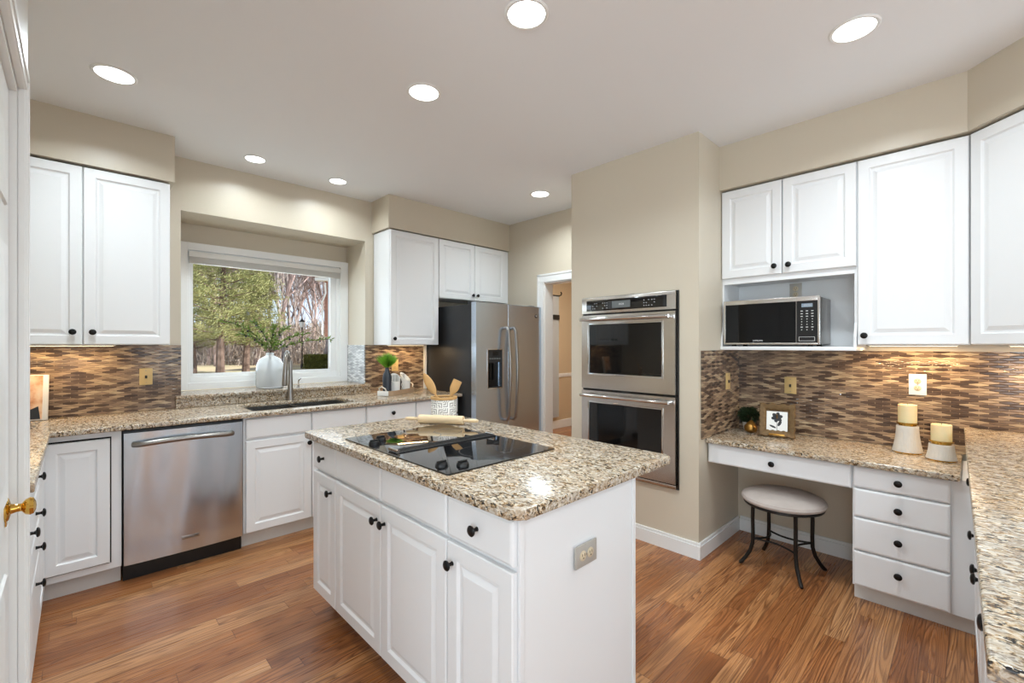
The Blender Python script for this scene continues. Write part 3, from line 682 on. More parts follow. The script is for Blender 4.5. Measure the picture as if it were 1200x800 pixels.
for gx, cols in ((.10, 3), (.19, 3), (.53, 3), (.59, 2)):
    for i in range(cols):
        for j in range(3):
            if (i + j + int(gx * 100)) % 4: box(b, gx + i * .018, gx + i * .018 + .007, -.0352, -.0343, 1.223 + j * .019, 1.227 + j * .019)
obj('printed_icons', b, M['text_light'], o, False)
for k, (z0, z1, w0, w1) in enumerate(((.620, 1.176, .735, 1.105), (.030, .604, .205, .515))):
    b = BM(); wx0, wx1 = .072, .665
    F0, F1 = -.036, -.001
    box(b, 0, wx0, F0, F1, z0, z1); box(b, wx1, wO, F0, F1, z0, z1); box(b, wx0, wx1, F0, F1, z0, w0); box(b, wx0, wx1, F0, F1, w1, z1); 
    d = obj('oven_door', b, M['steel_y'], t, False)
    d['label'] = 'upper oven door' if k == 0 else 'lower oven door'
    obj('door_window', bx(wx0, wx1, -.033, -.03, w0, w1), M['ovenglass'], d, False)
    b = BM(); frame(b, wx0 - .012, wx1 + .012, w0 - .010, w1 + .010, .011, -.041, -.035, bev=.002); obj('window_trim', b, M['chrome'], d)
    hz = z1 - .034; b = BM(); tube(b, [(.02, -.080, hz), (.20, -.086, hz), (.38, -.088, hz), (.56, -.086, hz), (.735, -.080, hz)], .0125, 14)
    for hx in (.035, .72): tube(b, [(hx, -.036, hz), (hx, -.082, hz)], .011, 10)
    obj('handle', b, M['chrome'], d)
obj('lower_grille', bx(0, wO, -.03, -.001, 0, .022, bev=.002), M['steel_y'], t)

# ------------------------------------------------------------------ microwave
t = thing('microwave_oven', 'black and steel countertop microwave in the open cubby', 'microwave', (3.205, 1.205, 1.366), R_RIGHT)
wM, hM = .558, .300
obj('case', bx(.004, wM - .004, .02, .315, .010, hM, bev=.004), M['nickel'], t)
b = BM(); frame(b, 0, wM, .008, hM + .004, .012, 0, .02, bev=.002, wt=.028, wr=.012); obj('front_frame', b, M['steel_y'], t)
obj('door_glass', bx(.012, .432, .003, .018, .020, hM - .024), M['mwglass'], t, False)
obj('door_seam', bx(.432, .436, .001, .018, .020, hM - .024), M['nickel'], t, False)
cp = obj('control_panel', bx(.436, wM - .012, .003, .018, .020, hM - .024), M['black'], t, False)
obj('display', bx(.462, .520, .0018, .003, hM - .062, hM - .040), M['lcd'], cp, False)
b = text_bm('10:23', .017, .0002); shift(b, x=.491, y=.0014, z=hM - .051); obj('clock_digits', b, M['text_light'], cp)
b = BM()
for j in range(8):
    for i in range(3):
        w2 = .012 if j in (0, 1, 2, 6) else .005
        box(b, .458 + i * .028 - w2 / 2 + .005, .458 + i * .028 + w2 / 2 + .005, .002, .003, hM - .088 - j * .0165, hM - .083 - j * .0165)
obj('keypad_print', b, M['text_light'], cp, False)
b = BM(); frame(b, .448, .532, .030, .056, .002, .001, .003, bev=0); obj('start_key', b, M['text_light'], cp)
b = text_bm('SAMSUNG', .013); shift(b, x=.215, y=.0024, z=.034); obj('logo', b, M['text_light'], t)
b = BM()
for fx in (.05, .50):
    for fy in (.05, .27): box(b, fx - .012, fx + .012, fy - .012, fy + .012, -.004, .0095)
obj('feet', b, M['black'], t, False)

# ------------------------------------------------------------------ island
IX = .905; IY = 2.403                       # facing -x, local x = falling world y
wI = 1.498
t = thing('kitchen_island', 'white kitchen island cabinet with four doors and end panel', 'kitchen island', (IX, IY, 0), R_RIGHT)
b = BM(); box(b, 0, wI - .004, .001, .62, .10, .8835); obj('body', b, M['cab'], t, False)
obj('toe_kick', bx(.02, wI - .03, .07, .09, 0, .10), M['toe'], t, False)
b = BM(); box(b, wI - .004, wI, -.001, .624, .0, .8835); box(b, wI, wI + .006, -.001, .018, .0, .8835, bev=.002); box(b, wI, wI + .006, .606, .624, .0, .8835, bev=.002)
obj('end_panel', b, M['cab'], t, False)
yb = [0, .281, .725, 1.176, 1.498]
for i in range(4):
    a, c = yb[i] + .003, yb[i + 1] - .003
    if i == 3: c -= .003
    b = BM(); panel(b, a, c, .738, .872, DRW); d = obj('drawer', b, M['cab'], t, True, 20)
    if i in (0, 3): knob(d, (a + c) / 2, .805)
    b = BM(); panel(b, a, c, .105, .722, DOOR); d = obj('door', b, M['cab'], t, True, 20)
    knob(d, {0: c - .045, 1: c - .030, 2: a + .030, 3: a + .030}[i], .655 if i in (1, 2, 3) else .655)
def rounded(x0, x1, y0, y1, r, n=6):
    P = []
    for cx_, cy_, a0 in ((x1 - r, y0 + r, -PI / 2), (x1 - r, y1 - r, 0), (x0 + r, y1 - r, PI / 2), (x0 + r, y0 + r, PI)):
        for k in range(n + 1): a = a0 + k * PI / 2 / n; P.append((cx_ + r * math.cos(a), cy_ + r * math.sin(a)))
    return P
tag(obj('island_countertop', prism(BM(), rounded(.862, 1.772, .868, 2.485, .035), .884, .914, bev=.008), M['granite']), 'speckled granite island countertop with rounded corners around the cooktop', 'countertop')

# cooktop
t = thing('cooktop', 'black glass cooktop with centre downdraft vent set in the island', 'cooktop', (1.215, 1.70, .914))
b = prism(BM(), rounded(-.285, .29, -.42, .42, .006), 0, .006, bev=.002); obj('glass_top', b, M['blackglass'], t)
b = BM(); box(b, -.255, .275, -.034, -.028, .006, .011, bev=.002); box(b, -.255, .275, .028, .034, .006, .011, bev=.002); box(b, -.262, -.254, -.034, .034, .006, .011, bev=.002); box(b, .274, .282, -.034, .034, .006, .011, bev=.002)
for i in range(52): box(b, -.250 + i * .0101, -.2465 + i * .0101, -.028, .028, .006, .0095)
obj('vent_grille', b, M['steel_dark'], t)
b = BM(); tube(b, [(-.258, -.036, .015), (-.258, .036, .015)], .008, 10); obj('vent_handle', b, M['chrome'], t)
b = BM(); tube(b, [(.279, -.03, .014), (.279, .03, .014)], .006, 8); obj('vent_latch', b, M['chrome'], t)
for px_, py_ in ((-.245, .200), (-.180, .262), (-.240, -.318), (-.180, -.368)):
    b = BM(); lathe(b, [(.024, 0), (.0245, .004), (.022, .012), (.020, .015), (0, .0155)], 22, Matrix.Translation((px_, py_, .006))); box(b, px_ - .020, px_ + .020, py_ - .004, py_ + .004, .020, .028, bev=.002)
    obj('burner_knob', b, M['black'], t)
tg = NT('burner_marking'); tg.set(Base_Color=(.06, .06, .065, 1), Roughness=.15)
for px_, py_, rr_ in ((.03, .22, .085), (.17, .25, .0), (.03, -.24, .10), (.18, -.24, .075), (.18, .22, .07)):
    if rr_: 
        b = BM(); lathe(b, [(rr_, .0061), (rr_ + .002, .0063), (rr_ + .004, .0061)], 40, Matrix.Translation((px_, py_, 0)))
        b.faces.ensure_lookup_table(); bmesh.ops.delete(b, geom=[f for f in b.faces if len(f.verts) > 4], context='FACES_ONLY')
        obj('burner_ring', b, tg.m, t)

# rolling pin, crock with utensils
a = Vector((1.438, 2.264, .9400)); c = Vector((1.590, 2.036, .9400)); d = (c - a).normalized()
t = thing('rolling_pin', 'pale wooden rolling pin on the island behind the cooktop', 'rolling pin', tuple((a + c) / 2 - Vector((0, 0, .028))))
b = BM(); tube(b, [a, a + d * .003, c - d * .003, c], [.023, .0255, .0255, .023], 22); obj('roller', b, M['pinwood'], t, world=True)
for p0, dd in ((a, -d), (c, d)):
    b = BM(); tube(b, [p0, p0 + dd * .006, p0 + dd * .018, p0 + dd * .045, p0 + dd * .07, p0 + dd * .084, p0 + dd * .088], [.009, .007, .0075, .0105, .0100, .007, .002], 14); obj('handle', b, M['pinwood'], t, world=True)
t = thing('utensil_crock', 'white crock with a grey maze pattern and wooden rim on the island', 'utensil crock', (1.640, 2.300, .9145))
b = BM(); lathe(b, [(.072, 0), (.077, .004), (.078, .12), (.076, .124), (.072, .124), (.070, .008), (0, .006)], 36); obj('pot', b, M['maze'], t)
b = BM(); lathe(b, [(.066, .118), (.081, .122), (.083, .130), (.081, .138), (.068, .138), (.066, .130)], 36)
bmesh.ops.delete(b, geom=[f for f in b.faces if len(f.verts) > 4], context='FACES_ONLY'); obj('wooden_rim', b, M['spoonwood'], t)
RIGHT = Vector((math.sin(YAW), -math.cos(YAW), 0)); FWD = Vector((math.cos(YAW), math.sin(YAW), 0)); C0 = Vector((1.640, 2.300, .9145))
def utensil(name, label, p0, p1, wd, kind):
    tt = thing(name, label, 'utensil', tuple(p0)); n = 14; bb = BM(); pts = []; rs = []
    for i in range(n + 1):
        u = i / n; pts.append(p0 + (p1 - p0) * u)
        if kind == 'spoon': r = .006 if u < .5 else .006 + wd * math.sin(PI * min(1, (u - .5) / .48)) ** .6
        else: r = .007 if u < .58 else .007 + wd * min(1, (u - .58) / .16)
        rs.append(max(r, .003))
    # flattened head
    ax = (p1 - p0).normalized(); side = ax.cross(FWD).normalized(); up_ = side.cross(ax)
    rings = []
    for p, r in zip(pts, rs): rings.append([bb.verts.new(p + side * r * math.cos(2 * PI * k / 12) + up_ * (.0055) * math.sin(2 * PI * k / 12)) for k in range(12)])
    for u_, v_ in zip(rings, rings[1:]):
        for k in range(12): bb.faces.new((u_[k], u_[(k + 1) % 12], v_[(k + 1) % 12], v_[k]))
    bb.faces.new(rings[0]); bb.faces.new(rings[-1])
    obj('handle', bb, M['spoonwood'], tt, world=True); return tt
def single(o_thing): pass
def flat_utensil(name, label, p0, p1, wd, kind, cat):
    tt = utensil(name, label, p0, p1, wd, kind); ch = [o for o in COL.objects if o.parent == tt][0]
    ch.parent = None; ch.location = tt.location; bpy.data.objects.remove(tt); ch.name = name; ch['label'] = label; ch['category'] = cat
flat_utensil('wooden_spoon', 'long pale wooden spoon leaning left in the patterned crock', C0 + RIGHT * .02 + Vector((0, 0, .02)), C0 - RIGHT * .125 + Vector((0, 0, .280)), .021, 'spoon', 'spoon')
flat_utensil('wooden_spatula', 'short golden wooden spatula leaning right in the patterned crock', C0 - RIGHT * .015 + FWD * .02 + Vector((0, 0, .02)), C0 + RIGHT * .085 + FWD * .02 + Vector((0, 0, .235)), .021, 'spat', 'spatula')

# ------------------------------------------------------------------ outlets and switches
def outlet(label, pos, rz, mat, w=.072, h=.115, kind='switch', horiz=False):
    t = thing('wall_outlet', label, 'outlet' if kind == 'outlet' else 'switch plate', pos, rz)
    if horiz: w, h = h, w
    b = BM(); box(b, -w / 2, w / 2, -.006, -.0005, -h / 2, h / 2, bev=.002); obj('cover_plate', b, mat, t)
    if kind == 'switch':
        b = BM(); box(b, -.006, .006, -.016, -.006, -.012, .008, bev=.002); obj('toggle', b, M['slot'], t)
    else:
        for s in (-1, 1):
            b = BM(); cxx, czz = (s * .020, 0) if horiz else (0, s * .020)
            lathe(b, [(.0165, 0), (.0165, .002), (.015, .003), (0, .003)], 20, Matrix.Translation((cxx, -.006, czz)) @ RX90); o = obj('receptacle', b, M['recept'] if mat is not M['plate_brass'] else mat, t)
            b = BM()
            for q in (-.006, .006): box(b, cxx + q - .001, cxx + q + .001, -.0095, -.0088, czz, czz + .008)
            box(b, cxx - .002, cxx + .002, -.0095, -.0088, czz - .009, czz - .005); obj('slots', b, M['slot'], o, False)
    b = BM()
    for s in ((-1, 1) if kind == 'switch' else (0,)):
        z = s * h * .36; lathe(b, [(.003, 0), (.003, .0012), (0, .0014)], 10, Matrix.Translation((0, -.006, z)) @ RX90)
    obj('screw', b, M['nickel'], t)
outlet('almond switch plate on the mosaic left of the sink window', (.346, 4.02, 1.152), 0, M['plate_brass'])
outlet('almond outlet plate on the mosaic behind the wooden tray', (2.273, 4.02, 1.17), 0, M['plate_brass'], kind='outlet')
outlet('almond switch plate on the mosaic above the flower picture frame', (3.54, .885, 1.093), R_RIGHT, M['plate_brass'])
outlet('almond switch plate on the narrow side mosaic by the oven wall', (3.31, 1.219, 1.116), 0, M['plate_brass'])
outlet('white double outlet on the mosaic above the tall candle holder', (3.54, .232, 1.14), R_RIGHT, M['plate_white'], w=.078, h=.122, kind='outlet')
outlet('dark outlet in the microwave cubby above the microwave', (3.528, .85, 1.735), R_RIGHT, M['plate_steel'], kind='outlet')
outlet('grey horizontal outlet on the end panel of the island', (1.209, .8985, .682), 0, M['plate_steel'], kind='outlet', horiz=True)

# ------------------------------------------------------------------ stool
t = thing('vanity_stool', 'round taupe padded stool with curved dark iron legs under the desk', 'stool', (3.115, .820, 0))
b = BM(); lathe(b, [(.205, .405), (.222, .412), (.228, .425), (.222, .440), (.195, .455), (.14, .466), (.07, .472), (0, .474)], 40); obj('cushion', b, M['suede'], t)
b = BM(); lathe(b, [(.180, .392), (.214, .392), (.216, .396), (.214, .406), (.180, .406)], 40); obj('seat_ring', b, M['iron'], t)
feet = [(-.115, .195), (-.218, -.164), (.148, -.193), (.19, .175)]
ms = []
for fx, fy in feet:
    L = math.hypot(fx, fy); ux, uy = fx / L, fy / L; b = BM()
    prof = [(.165, .395), (.168, .30), (.166, .20), (.168, .14), (.182, .09), (.208, .045), (.232, .014), (.245, .008)]
    tube(b, [(ux * r, uy * r, z) for r, z in prof], [.011, .011, .011, .011, .011, .011, .0115, .008], 10); obj('leg', b, M['iron'], t); ms.append((ux * .168, uy * .168))
for i in range(4):
    a = Vector((*ms[i], .165)); c = Vector((*ms[(i + 1) % 4], .165)); m_ = (a + c) / 2 * .55; m_.z = .165
    b = BM(); tube(b, [a + (c - a) * u + (m_ - (a + c) / 2) * math.sin(PI * u) * .8 for u in [k / 8 for k in range(9)]], .006, 8); obj('stretcher', b, M['iron'], t)

# ------------------------------------------------------------------ desk decor
def candle(label, x, y, hb, rt, rb, hc, gl):
    t = thing('candle_holder', label, 'candle holder', (x, y, .7625))
    ribs = lambda a, z: 1 + .012 * math.cos(40 * a)
    b = BM(); lathe(b, [(rb * .93, 0), (rb * .95, .008)], 36); obj('foot', b, M['brass'], t)
    b = BM(); n = 8; prof = [(rb, .008)] + [(rt + (rb - rt) * (1 - u) ** 1.8, .010 + (hb - .010) * u) for u in [k / n for k in range(n + 1)]] + [(rt * .97, hb + .003)]
    lathe(b, prof, 80, rfun=ribs); obj('ceramic_base', b, M['creamceramic'], t)
    b = BM(); lathe(b, [(rt * .80, hb + .003), (rt * .80, hb + .012), (rt * .99, hb + .014), (rt * 1.0, hb + .020), (rt * .80, hb + .021)], 36); obj('brass_collar', b, M['brass'], t)
    b = BM(); rc = gl; lathe(b, [(rc, 0), (rc, hc - .003), (rc - .003, hc), (rc * .6, hc - .004), (0, hc - .004)], 32, Matrix.Translation((x, y, .7625 + hb + .0215)))
    c = obj('pillar_candle', b, M['wax']); tag(c, 'ivory pillar candle on the ' + gl_name[label], 'candle')
    b = BM(); tube(b, [(0, 0, hc - .005), (.001, 0, hc + .005)], .0012, 6); w_ = obj('wick', b, M['ink'], c)
gl_name = {'tall ribbed cream candle holder with brass collar on the desk counter': 'tall cream holder',
           'short ribbed cream candle holder with brass collar beside the bar counter': 'short cream holder'}
k1, k2 = list(gl_name)
candle(k1, 3.385, .265, .150, .049, .067, .100, .042)
candle(k2, 3.285, .122, .083, .050, .062, .085, .042)
# flower picture frame, leaning back a little
t = thing('picture_frame', 'rustic gilt frame holding a charcoal flower print on the desk', 'picture frame', (3.30, .905, .7635), R_RIGHT + .18)
L_ = Matrix.Rotation(math.radians(-9), 4, 'X')
b = BM(); n = 28; wf, hf = .205, .215
def wavy(k, s): return 1 + .025 * math.sin(k * 2.1 + s)
pts = []
for k in range(n): pts.append((-wf / 2 + wf * k / n, .004 * math.sin(k * .9)))
for k in range(n): pts.append((wf / 2 + .003 * math.sin(k * 1.1), hf * k / n))
for k in range(n): pts.append((wf / 2 - wf * k / n, hf + .004 * math.sin(k * .8)))
for k in range(n): pts.append((-wf / 2 + .003 * math.sin(k * 1.3), hf - hf * k / n))
ox_, oz_ = 0, hf / 2
rings = []
for sc_, yy in ((1, .012), (1, -.004), (.96, -.010), (.72, -.008), (.64, -.002), (.60, .004)):
    rings.append([b.verts.new((x * sc_, yy, .005 + (z - oz_) * sc_ + oz_)) for x, z in pts])
for u_, v_ in zip(rings, rings[1:]):
    for k in range(len(pts)): b.faces.new((u_[k], u_[(k + 1) % len(pts)], v_[(k + 1) % len(pts)], v_[k]))
b.transform(L_); obj('frame', b, M['rustic'], t)
b = bx(-.060, .060, .002, .006, .042, .170); b.transform(L_); pr = obj('print', b, M['paper'], t, False)
b = BM()
def petal(cx_, cz_, a, l, w, y=.0015):
    P = []
    for k in range(12):
        u = 2 * PI * k / 12; px_ = l / 2 + l / 2 * math.cos(u); pz = w / 2 * math.sin(u)
        P.append(b.verts.new((cx_ + px_ * math.cos(a) - pz * math.sin(a), y, cz_ + px_ * math.sin(a) + pz * math.cos(a))))
    b.faces.new(P)
for k in range(6): petal(.0, .132, k * PI / 3 + .3, .034, .024, .0016 - .0001 * k)
petal(.006, .075, 1.1, .040, .018); petal(-.004, .062, 2.75, .042, .012)
box(b, -.001, .0012, .0010, .0018, .048, .125)
b.transform(L_); obj('flower_drawing', b, M['ink'], t, False)
b = bx(-.045, .045, -.013, -.008, .012, .026, bev=.002); b.transform(L_); obj('title_plate', b, M['gold'], t)
b = BM(); tube(b, [(0, .012, .15), (0, .075, .002)], .005, 6); obj('easel_leg', b, M['rustic'], t)
# gold pear ornament
t = thing('pear_ornament', 'small gold pear ornament in front of the dark potted plant', 'ornament', (3.36, 1.085, .763))
b = BM(); q = Matrix.Rotation(math.radians(14), 4, 'Y'); lathe(b, [(.0, .002), (.02, .002), (.036, .012), (.043, .030), (.040, .047), (.028, .062), (.016, .076), (.010, .084), (0, .088)], 24, q); obj('pear', b, M['gold'], t)
b = BM(); tube(b, [q @ Vector((0, 0, .084)), q @ Vector((.004, .002, .10)), q @ Vector((.012, .004, .108))], .0022, 6); obj('stalk', b, M['stem'], t)
# little plant in grey pot
def leafball(rad, n, lsize, cz, seed, squash=1.0, spread=(0, 0)):
    rng = random.Random(seed); b = BM()
    for i in range(n):
        d = Vector((rng.gauss(0, 1), rng.gauss(0, 1), rng.gauss(0, 1))).normalized(); r = rad * (rng.random() ** .4)
        p = Vector((d.x * r, d.y * r, d.z * r * squash + cz)); a = (d + Vector((rng.uniform(-.6, .6), rng.uniform(-.6, .6), rng.uniform(-.2, .8)))).normalized()
        s = a.cross(Vector((rng.random(), rng.random(), rng.random()))).normalized(); l = lsize * rng.uniform(.6, 1.2)
        v = [b.verts.new(p + o_) for o_ in (Vector(), a * l * .5 + s * l * .28, a * l, a * l * .5 - s * l * .28)]
        b.faces.new(v)
    return b
t = thing('potted_plant', 'small dark green bushy plant in a grey pot at the back corner of the desk', 'plant', (3.455, 1.125, .763))
b = BM(); lathe(b, [(.030, 0), (.034, .004), (.042, .058), (.044, .060), (.040, .060), (.038, .05), (0, .048)], 26); obj('pot', b, M['creamceramic'], t)
b = leafball(.062, 900, .022, .105, 3, .85); obj('foliage', b, M['darkleaf'], t, False)

# ------------------------------------------------------------------ tray group on the sink counter
TL = Vector((2.16, 3.78, .9145)); ang = math.radians(28)
tr_ = thing('serving_tray', 'oval wooden tray with white ends and rope handles on the sink counter', 'tray', tuple(TL), ang)
b = BM(); pts = rounded(-.22, .22, -.085, .085, .07, 8); prism(b, pts, 0, .010)
n = len(pts)
ro_ = [[b.verts.new((x * s, y * s2_, z)) for x, y in pts] for s, s2_, z in ((1, 1, 0), (1.01, 1.02, .045), (.985, .96, .045), (.975, .93, .010))]
for u_, v_ in zip(ro_, ro_[1:]):
    for k in range(n): b.faces.new((u_[k], u_[(k + 1) % n], v_[(k + 1) % n], v_[k]))
obj('tray_body', b, M['traywood'], tr_)
for s in (-1, 1):
    b = BM(); tube(b, [(s * .222, -.035, .040), (s * .240, -.030, .070), (s * .245, 0, .085), (s * .240, .030, .070), (s * .222, .035, .040)], .006, 8); obj('rope_handle', b, M['cord'], tr_)
b = BM(); box(b, -.231, -.222, -.055, .055, .003, .046, bev=.003); obj('end_cap', b, M['ceramic'], tr_)['label'] = 'white painted end'
Rz = Matrix.Rotation(ang, 4, 'Z')
def on_tray(x, y): v = Rz @ Vector((x, y, 0)) + TL; return (v.x, v.y, TL.z + .0105)
t = thing('bottle_vase', 'dark slate bottle vase of bright green grass on the wooden tray', 'vase', on_tray(-.147, .01)); t.scale = (1.1, 1.1, 1.18)
b = BM(); lathe(b, [(.030, 0), (.034, .003), (.035, .13), (.031, .155), (.018, .175), (.015, .20), (.018, .205), (.014, .204), (.012, .19), (0, .19)], 28); obj('vase', b, M['slate'], t)
b = BM(); rng = random.Random(5)
for i in range(900):
    a = rng.uniform(0, 2 * PI); e_ = rng.uniform(.05, 1.5); l = rng.uniform(.06, .135); o_ = Vector((rng.uniform(-.008, .008), rng.uniform(-.008, .008), .195))
    dr_ = Vector((math.cos(a) * e_ * .75, math.sin(a) * e_ * .75, 1)).normalized(); tip = o_ + dr_ * l; sd = dr_.cross(Vector((math.cos(a + 1), math.sin(a + 1), 0))).normalized() * .0028
    m_ = o_ + dr_ * l * .6
    b.faces.new([b.verts.new(q_) for q_ in (o_, m_ - sd, tip, m_ + sd)])
obj('grass', b, M['leaf'], t, False)
def cup(label, x, y, rz, hgt=.105):
    t = thing('ceramic_pitcher', label, 'cup', on_tray(x, y), rz); t.scale = (1.22, 1.22, 1.4)
    n = 28; b = BM()
    rings = []
    for k, (r, z, sl) in enumerate([(.030, 0, 0), (.036, .004, 0), (.038, .05, 0), (.039, .085, .35), (.040, .100, 1), (.037, .100, 1), (.035, .08, .3), (.033, .01, 0)]):
        rings.append([b.verts.new((r * math.cos(a), r * math.sin(a), z + sl * .030 * math.cos(a))) for a in [2 * PI * i / n for i in range(n)]])
    for u_, v_ in zip(rings, rings[1:]):
        for i in range(n): b.faces.new((u_[i], u_[(i + 1) % n], v_[(i + 1) % n], v_[i]))
    b.faces.new(rings[0]); b.faces.new(rings[-1]); obj('cup_body', b, M['ceramic'], t)
    b = BM()
    for i in range(7):
        a = PI + (i - 3) * .28
        for (z0_, z1_) in ((.045, .066),):
            p0 = Vector((.0335 * math.cos(0 + (i - 3) * .28), .0335 * math.sin((i - 3) * .28), .075)); p1 = p0 * 1.06; p1.z = .118
            tube(b, [p0, p1], .0016, 5)
    obj('inner_stripes', b, M['ink'], t)['label'] = 'dark stripes inside the rim'
cup('white slant-rimmed cup with dark stripes beside the slate vase', -.048, -.010, math.radians(75))
cup('white slant-rimmed cup with dark stripes at the right end of the tray', .138, -.005, math.radians(120))
t = thing('lattice_ornament', 'black and white pierced ornament between the two white cups', 'ornament', on_tray(.045, .005)); t.scale = (.84, .84, 1.15)
b = BM(); lathe(b, [(.028, 0), (.036, .012), (.038, .045), (.032, .085), (.020, .11), (.010, .12), (0, .122)], 24); obj('body', b, M['black'], t)
b = BM()
for i in range(5):
    a0 = i * 2 * PI / 5 - 1.0
    for z_, r_r in ((.028, .0395), (.060, .0375)):
        tube(b, [(r_r * math.cos(a0 + .34 * math.cos(u)), r_r * math.sin(a0 + .34 * math.cos(u)), z_ + .014 * math.sin(u)) for u in [k * PI / 6 for k in range(13)]], .003, 6)
obj('lattice', b, M['ceramic'], t)

# ------------------------------------------------------------------ vase of sprigs on the ledge
VX, VY = 1.185, 4.19
t = thing('glass_vase', 'large milky glass vase with olive sprigs and dark berries in front of the window', 'vase', (VX, VY, 1.0055))
b = BM(); lathe(b, [(.090, 0), (.104, .006), (.108, .03), (.108, .14), (.102, .20), (.082, .245), (.045, .268), (.030, .275), (.028, .290), (.032, .300), (.028, .299), (.024, .285), (.040, .262), (.078, .238), (.097, .198), (.103, .14), (.103, .03), (.09, .010), (0, .008)], 40); obj('vase', b, M['vaseglass'], t)
rng = random.Random(11)
ends = [((-.36, -.05, .56), .5), ((-.13, .03, .56), .4), ((.02, -.04, .52), .3), ((.16, .04, .52), .4), ((.30, -.03, .47), .5), ((.52, -.02, .42), .6), ((-.22, .05, .46), .4)]
sb = BM(); lb = BM()
for (ex, ey, ez), bow in ends:
    p0 = Vector((rng.uniform(-.04, .04), rng.uniform(-.04, .04), .012)); pn = Vector((rng.uniform(-.01, .01), rng.uniform(-.01, .01), .295)); p3 = Vector((ex, ey, ez))
    cpt = pn + Vector((ex * .35, ey * .35, (ez - .295) * .75 + .02)); P = [p0, p0 * .5 + pn * .5, pn]
    for k in range(1, 13):
        u = k / 12; P.append((1 - u) ** 2 * pn + 2 * u * (1 - u) * cpt + u * u * p3)
    tube(sb, P, [.003] * 4 + [.0025] * (len(P) - 5) + [.001], 6)
    for k in range(4, len(P)):
        for s in range(9):
            p = P[k - 1].lerp(P[k], rng.random()); dr_ = (P[k] - P[k - 1]).normalized()
            a = (dr_ * rng.uniform(.2, 1) + Vector((rng.uniform(-1, 1), rng.uniform(-1, 1), rng.uniform(-.6, .9)))).normalized(); l = rng.uniform(.025, .055); sd = a.cross(Vector((rng.random(), rng.random(), rng.random()))).normalized() * l * .13
            lb.faces.new([lb.verts.new(q_) for q_ in (p, p + a * l * .5 + sd, p + a * l, p + a * l * .5 - sd)])
        if k in (6, 9, 12) and rng.random() < .8:
            p = P[k] + Vector((0, -.012, -.012)); bb_ = BM(); bmesh.ops.create_icosphere(bb_, subdivisions=2, radius=.0085, matrix=Matrix.Translation(p)); obj('berry', bb_, M['berry'], t)
obj('stems', sb, M['stem'], t); obj('leaves', lb, M['sprig'], t, False)

# photo leaning at left, behind the door casing
t = thing('photo_panel', 'leaning unframed family photo at the left end of the sink counter', 'photo', (-.21, 3.955, .915), -.15)
b = bx(-.13, .085, -.018, .0, 0, .275, bev=.001); b.transform(Matrix.Rotation(math.radians(-7), 4, 'X')); o = obj('board', b, M['paper'], t)
b = bx(-.125, .062, -.0195, -.0182, .006, .27); b.transform(Matrix.Rotation(math.radians(-7), 4, 'X')); obj('picture', b, M['photo'], t, False)
b = BM(); b.faces.new([b.verts.new(q) for q in ((-.12, -.0203, .008), (.055, -.0203, .008), (.045, -.0203, .085), (.0, -.0203, .06), (-.05, -.0203, .075), (-.12, -.0203, .05))]); b.transform(Matrix.Rotation(math.radians(-7), 4, 'X')); obj('dark_clothing', b, M['slate'], t, False)

# hall: curtain on a rod against the far wall
t = thing('curtain', 'narrow white curtain with a dark tieback on the hall wall through the doorway', 'curtain', (5.52, 4.72, .2))
b = BM(); n = 40; lo = []; hi = []
for k in range(n + 1):
    x = 5.40 + .24 * k / n; y = 4.725 + .014 * math.sin(k * 1.25); lo.append(b.verts.new((x, y, .2))); hi.append(b.verts.new((x, y, 2.16)))
for k in range(n): b.faces.new((lo[k], lo[k + 1], hi[k + 1], hi[k]))
bmesh.ops.solidify(b, geom=list(b.faces), thickness=.004); obj('fabric', b, M['vinyl'], t, world=True)
b = BM(); tube(b, [(4.6, 4.725, 2.17), (5.66, 4.725, 2.17), (5.68, 4.725, 2.18), (5.71, 4.725, 2.19), (5.72, 4.725, 2.22), (5.70, 4.725, 2.235)], .010, 8); tube(b, [(5.62, 4.725, 2.17), (5.62, 4.788, 2.17)], .008, 8); tube(b, [(4.7, 4.725, 2.17), (4.7, 4.788, 2.17)], .008, 8); obj('rod', b, M['iron'], t, world=True)
obj('tieback', bx(5.50, 5.645, 4.70, 4.75, 1.78, 1.86, bev=.01), M['slot'], t, world=True)

# ------------------------------------------------------------------ recessed ceiling lights and under-cabinet strips
def downlight(label, x, y, r, k=1.0):
    t = thing('recessed_light', label, 'ceiling light', (x, y, CH), 0, 'recessed ceiling lights')
    b = BM(); lathe(b, [(r * 1.02, -.0005), (r * 1.22, -.0005), (r * 1.22, -.003), (r * 1.14, -.007), (r * 1.02, -.006)], 40)
    bmesh.ops.delete(b, geom=[f for f in b.faces if len(f.verts) > 4], context='FACES_ONLY'); obj('trim_ring', b, M['trim'], t)
    b = BM(); lathe(b, [(r * 1.02, -.001), (r * 1.0, -.0045), (0, -.0055)], 40); obj('lens', b, M['lens'], t)
    a = area('downlight_lamp', (x, y, CH - .009), (0, 0, 0), r * 1.9, r * 1.9, P_DOWN * k, (.84, .945, 1.0), 'DISK', 2.62)
for lb_, x, y in (('recessed ceiling light above the left upper cabinet', .137, 3.029), ('large recessed ceiling light at the top centre of the photo', 1.334, 1.289), ('recessed ceiling light left of centre above the island', 1.35, 2.076),
                  ('recessed ceiling light at the upper right above the microwave side', 2.418, .363), ('recessed ceiling light near the doorway by the oven wall', 3.013, 2.739)):
    downlight(lb_, x, y, .076)
downlight('small recessed ceiling light over the left side of the sink window', .942, 3.683, .062, .42)
downlight('small recessed ceiling light over the right side of the sink window', 1.565, 3.701, .062, .42)
for x, y in ((.2, -1.2), (2.0, -1.4)): downlight('recessed ceiling light on the breakfast side', x, y, .076)  # extra lamps added out of view behind the camera
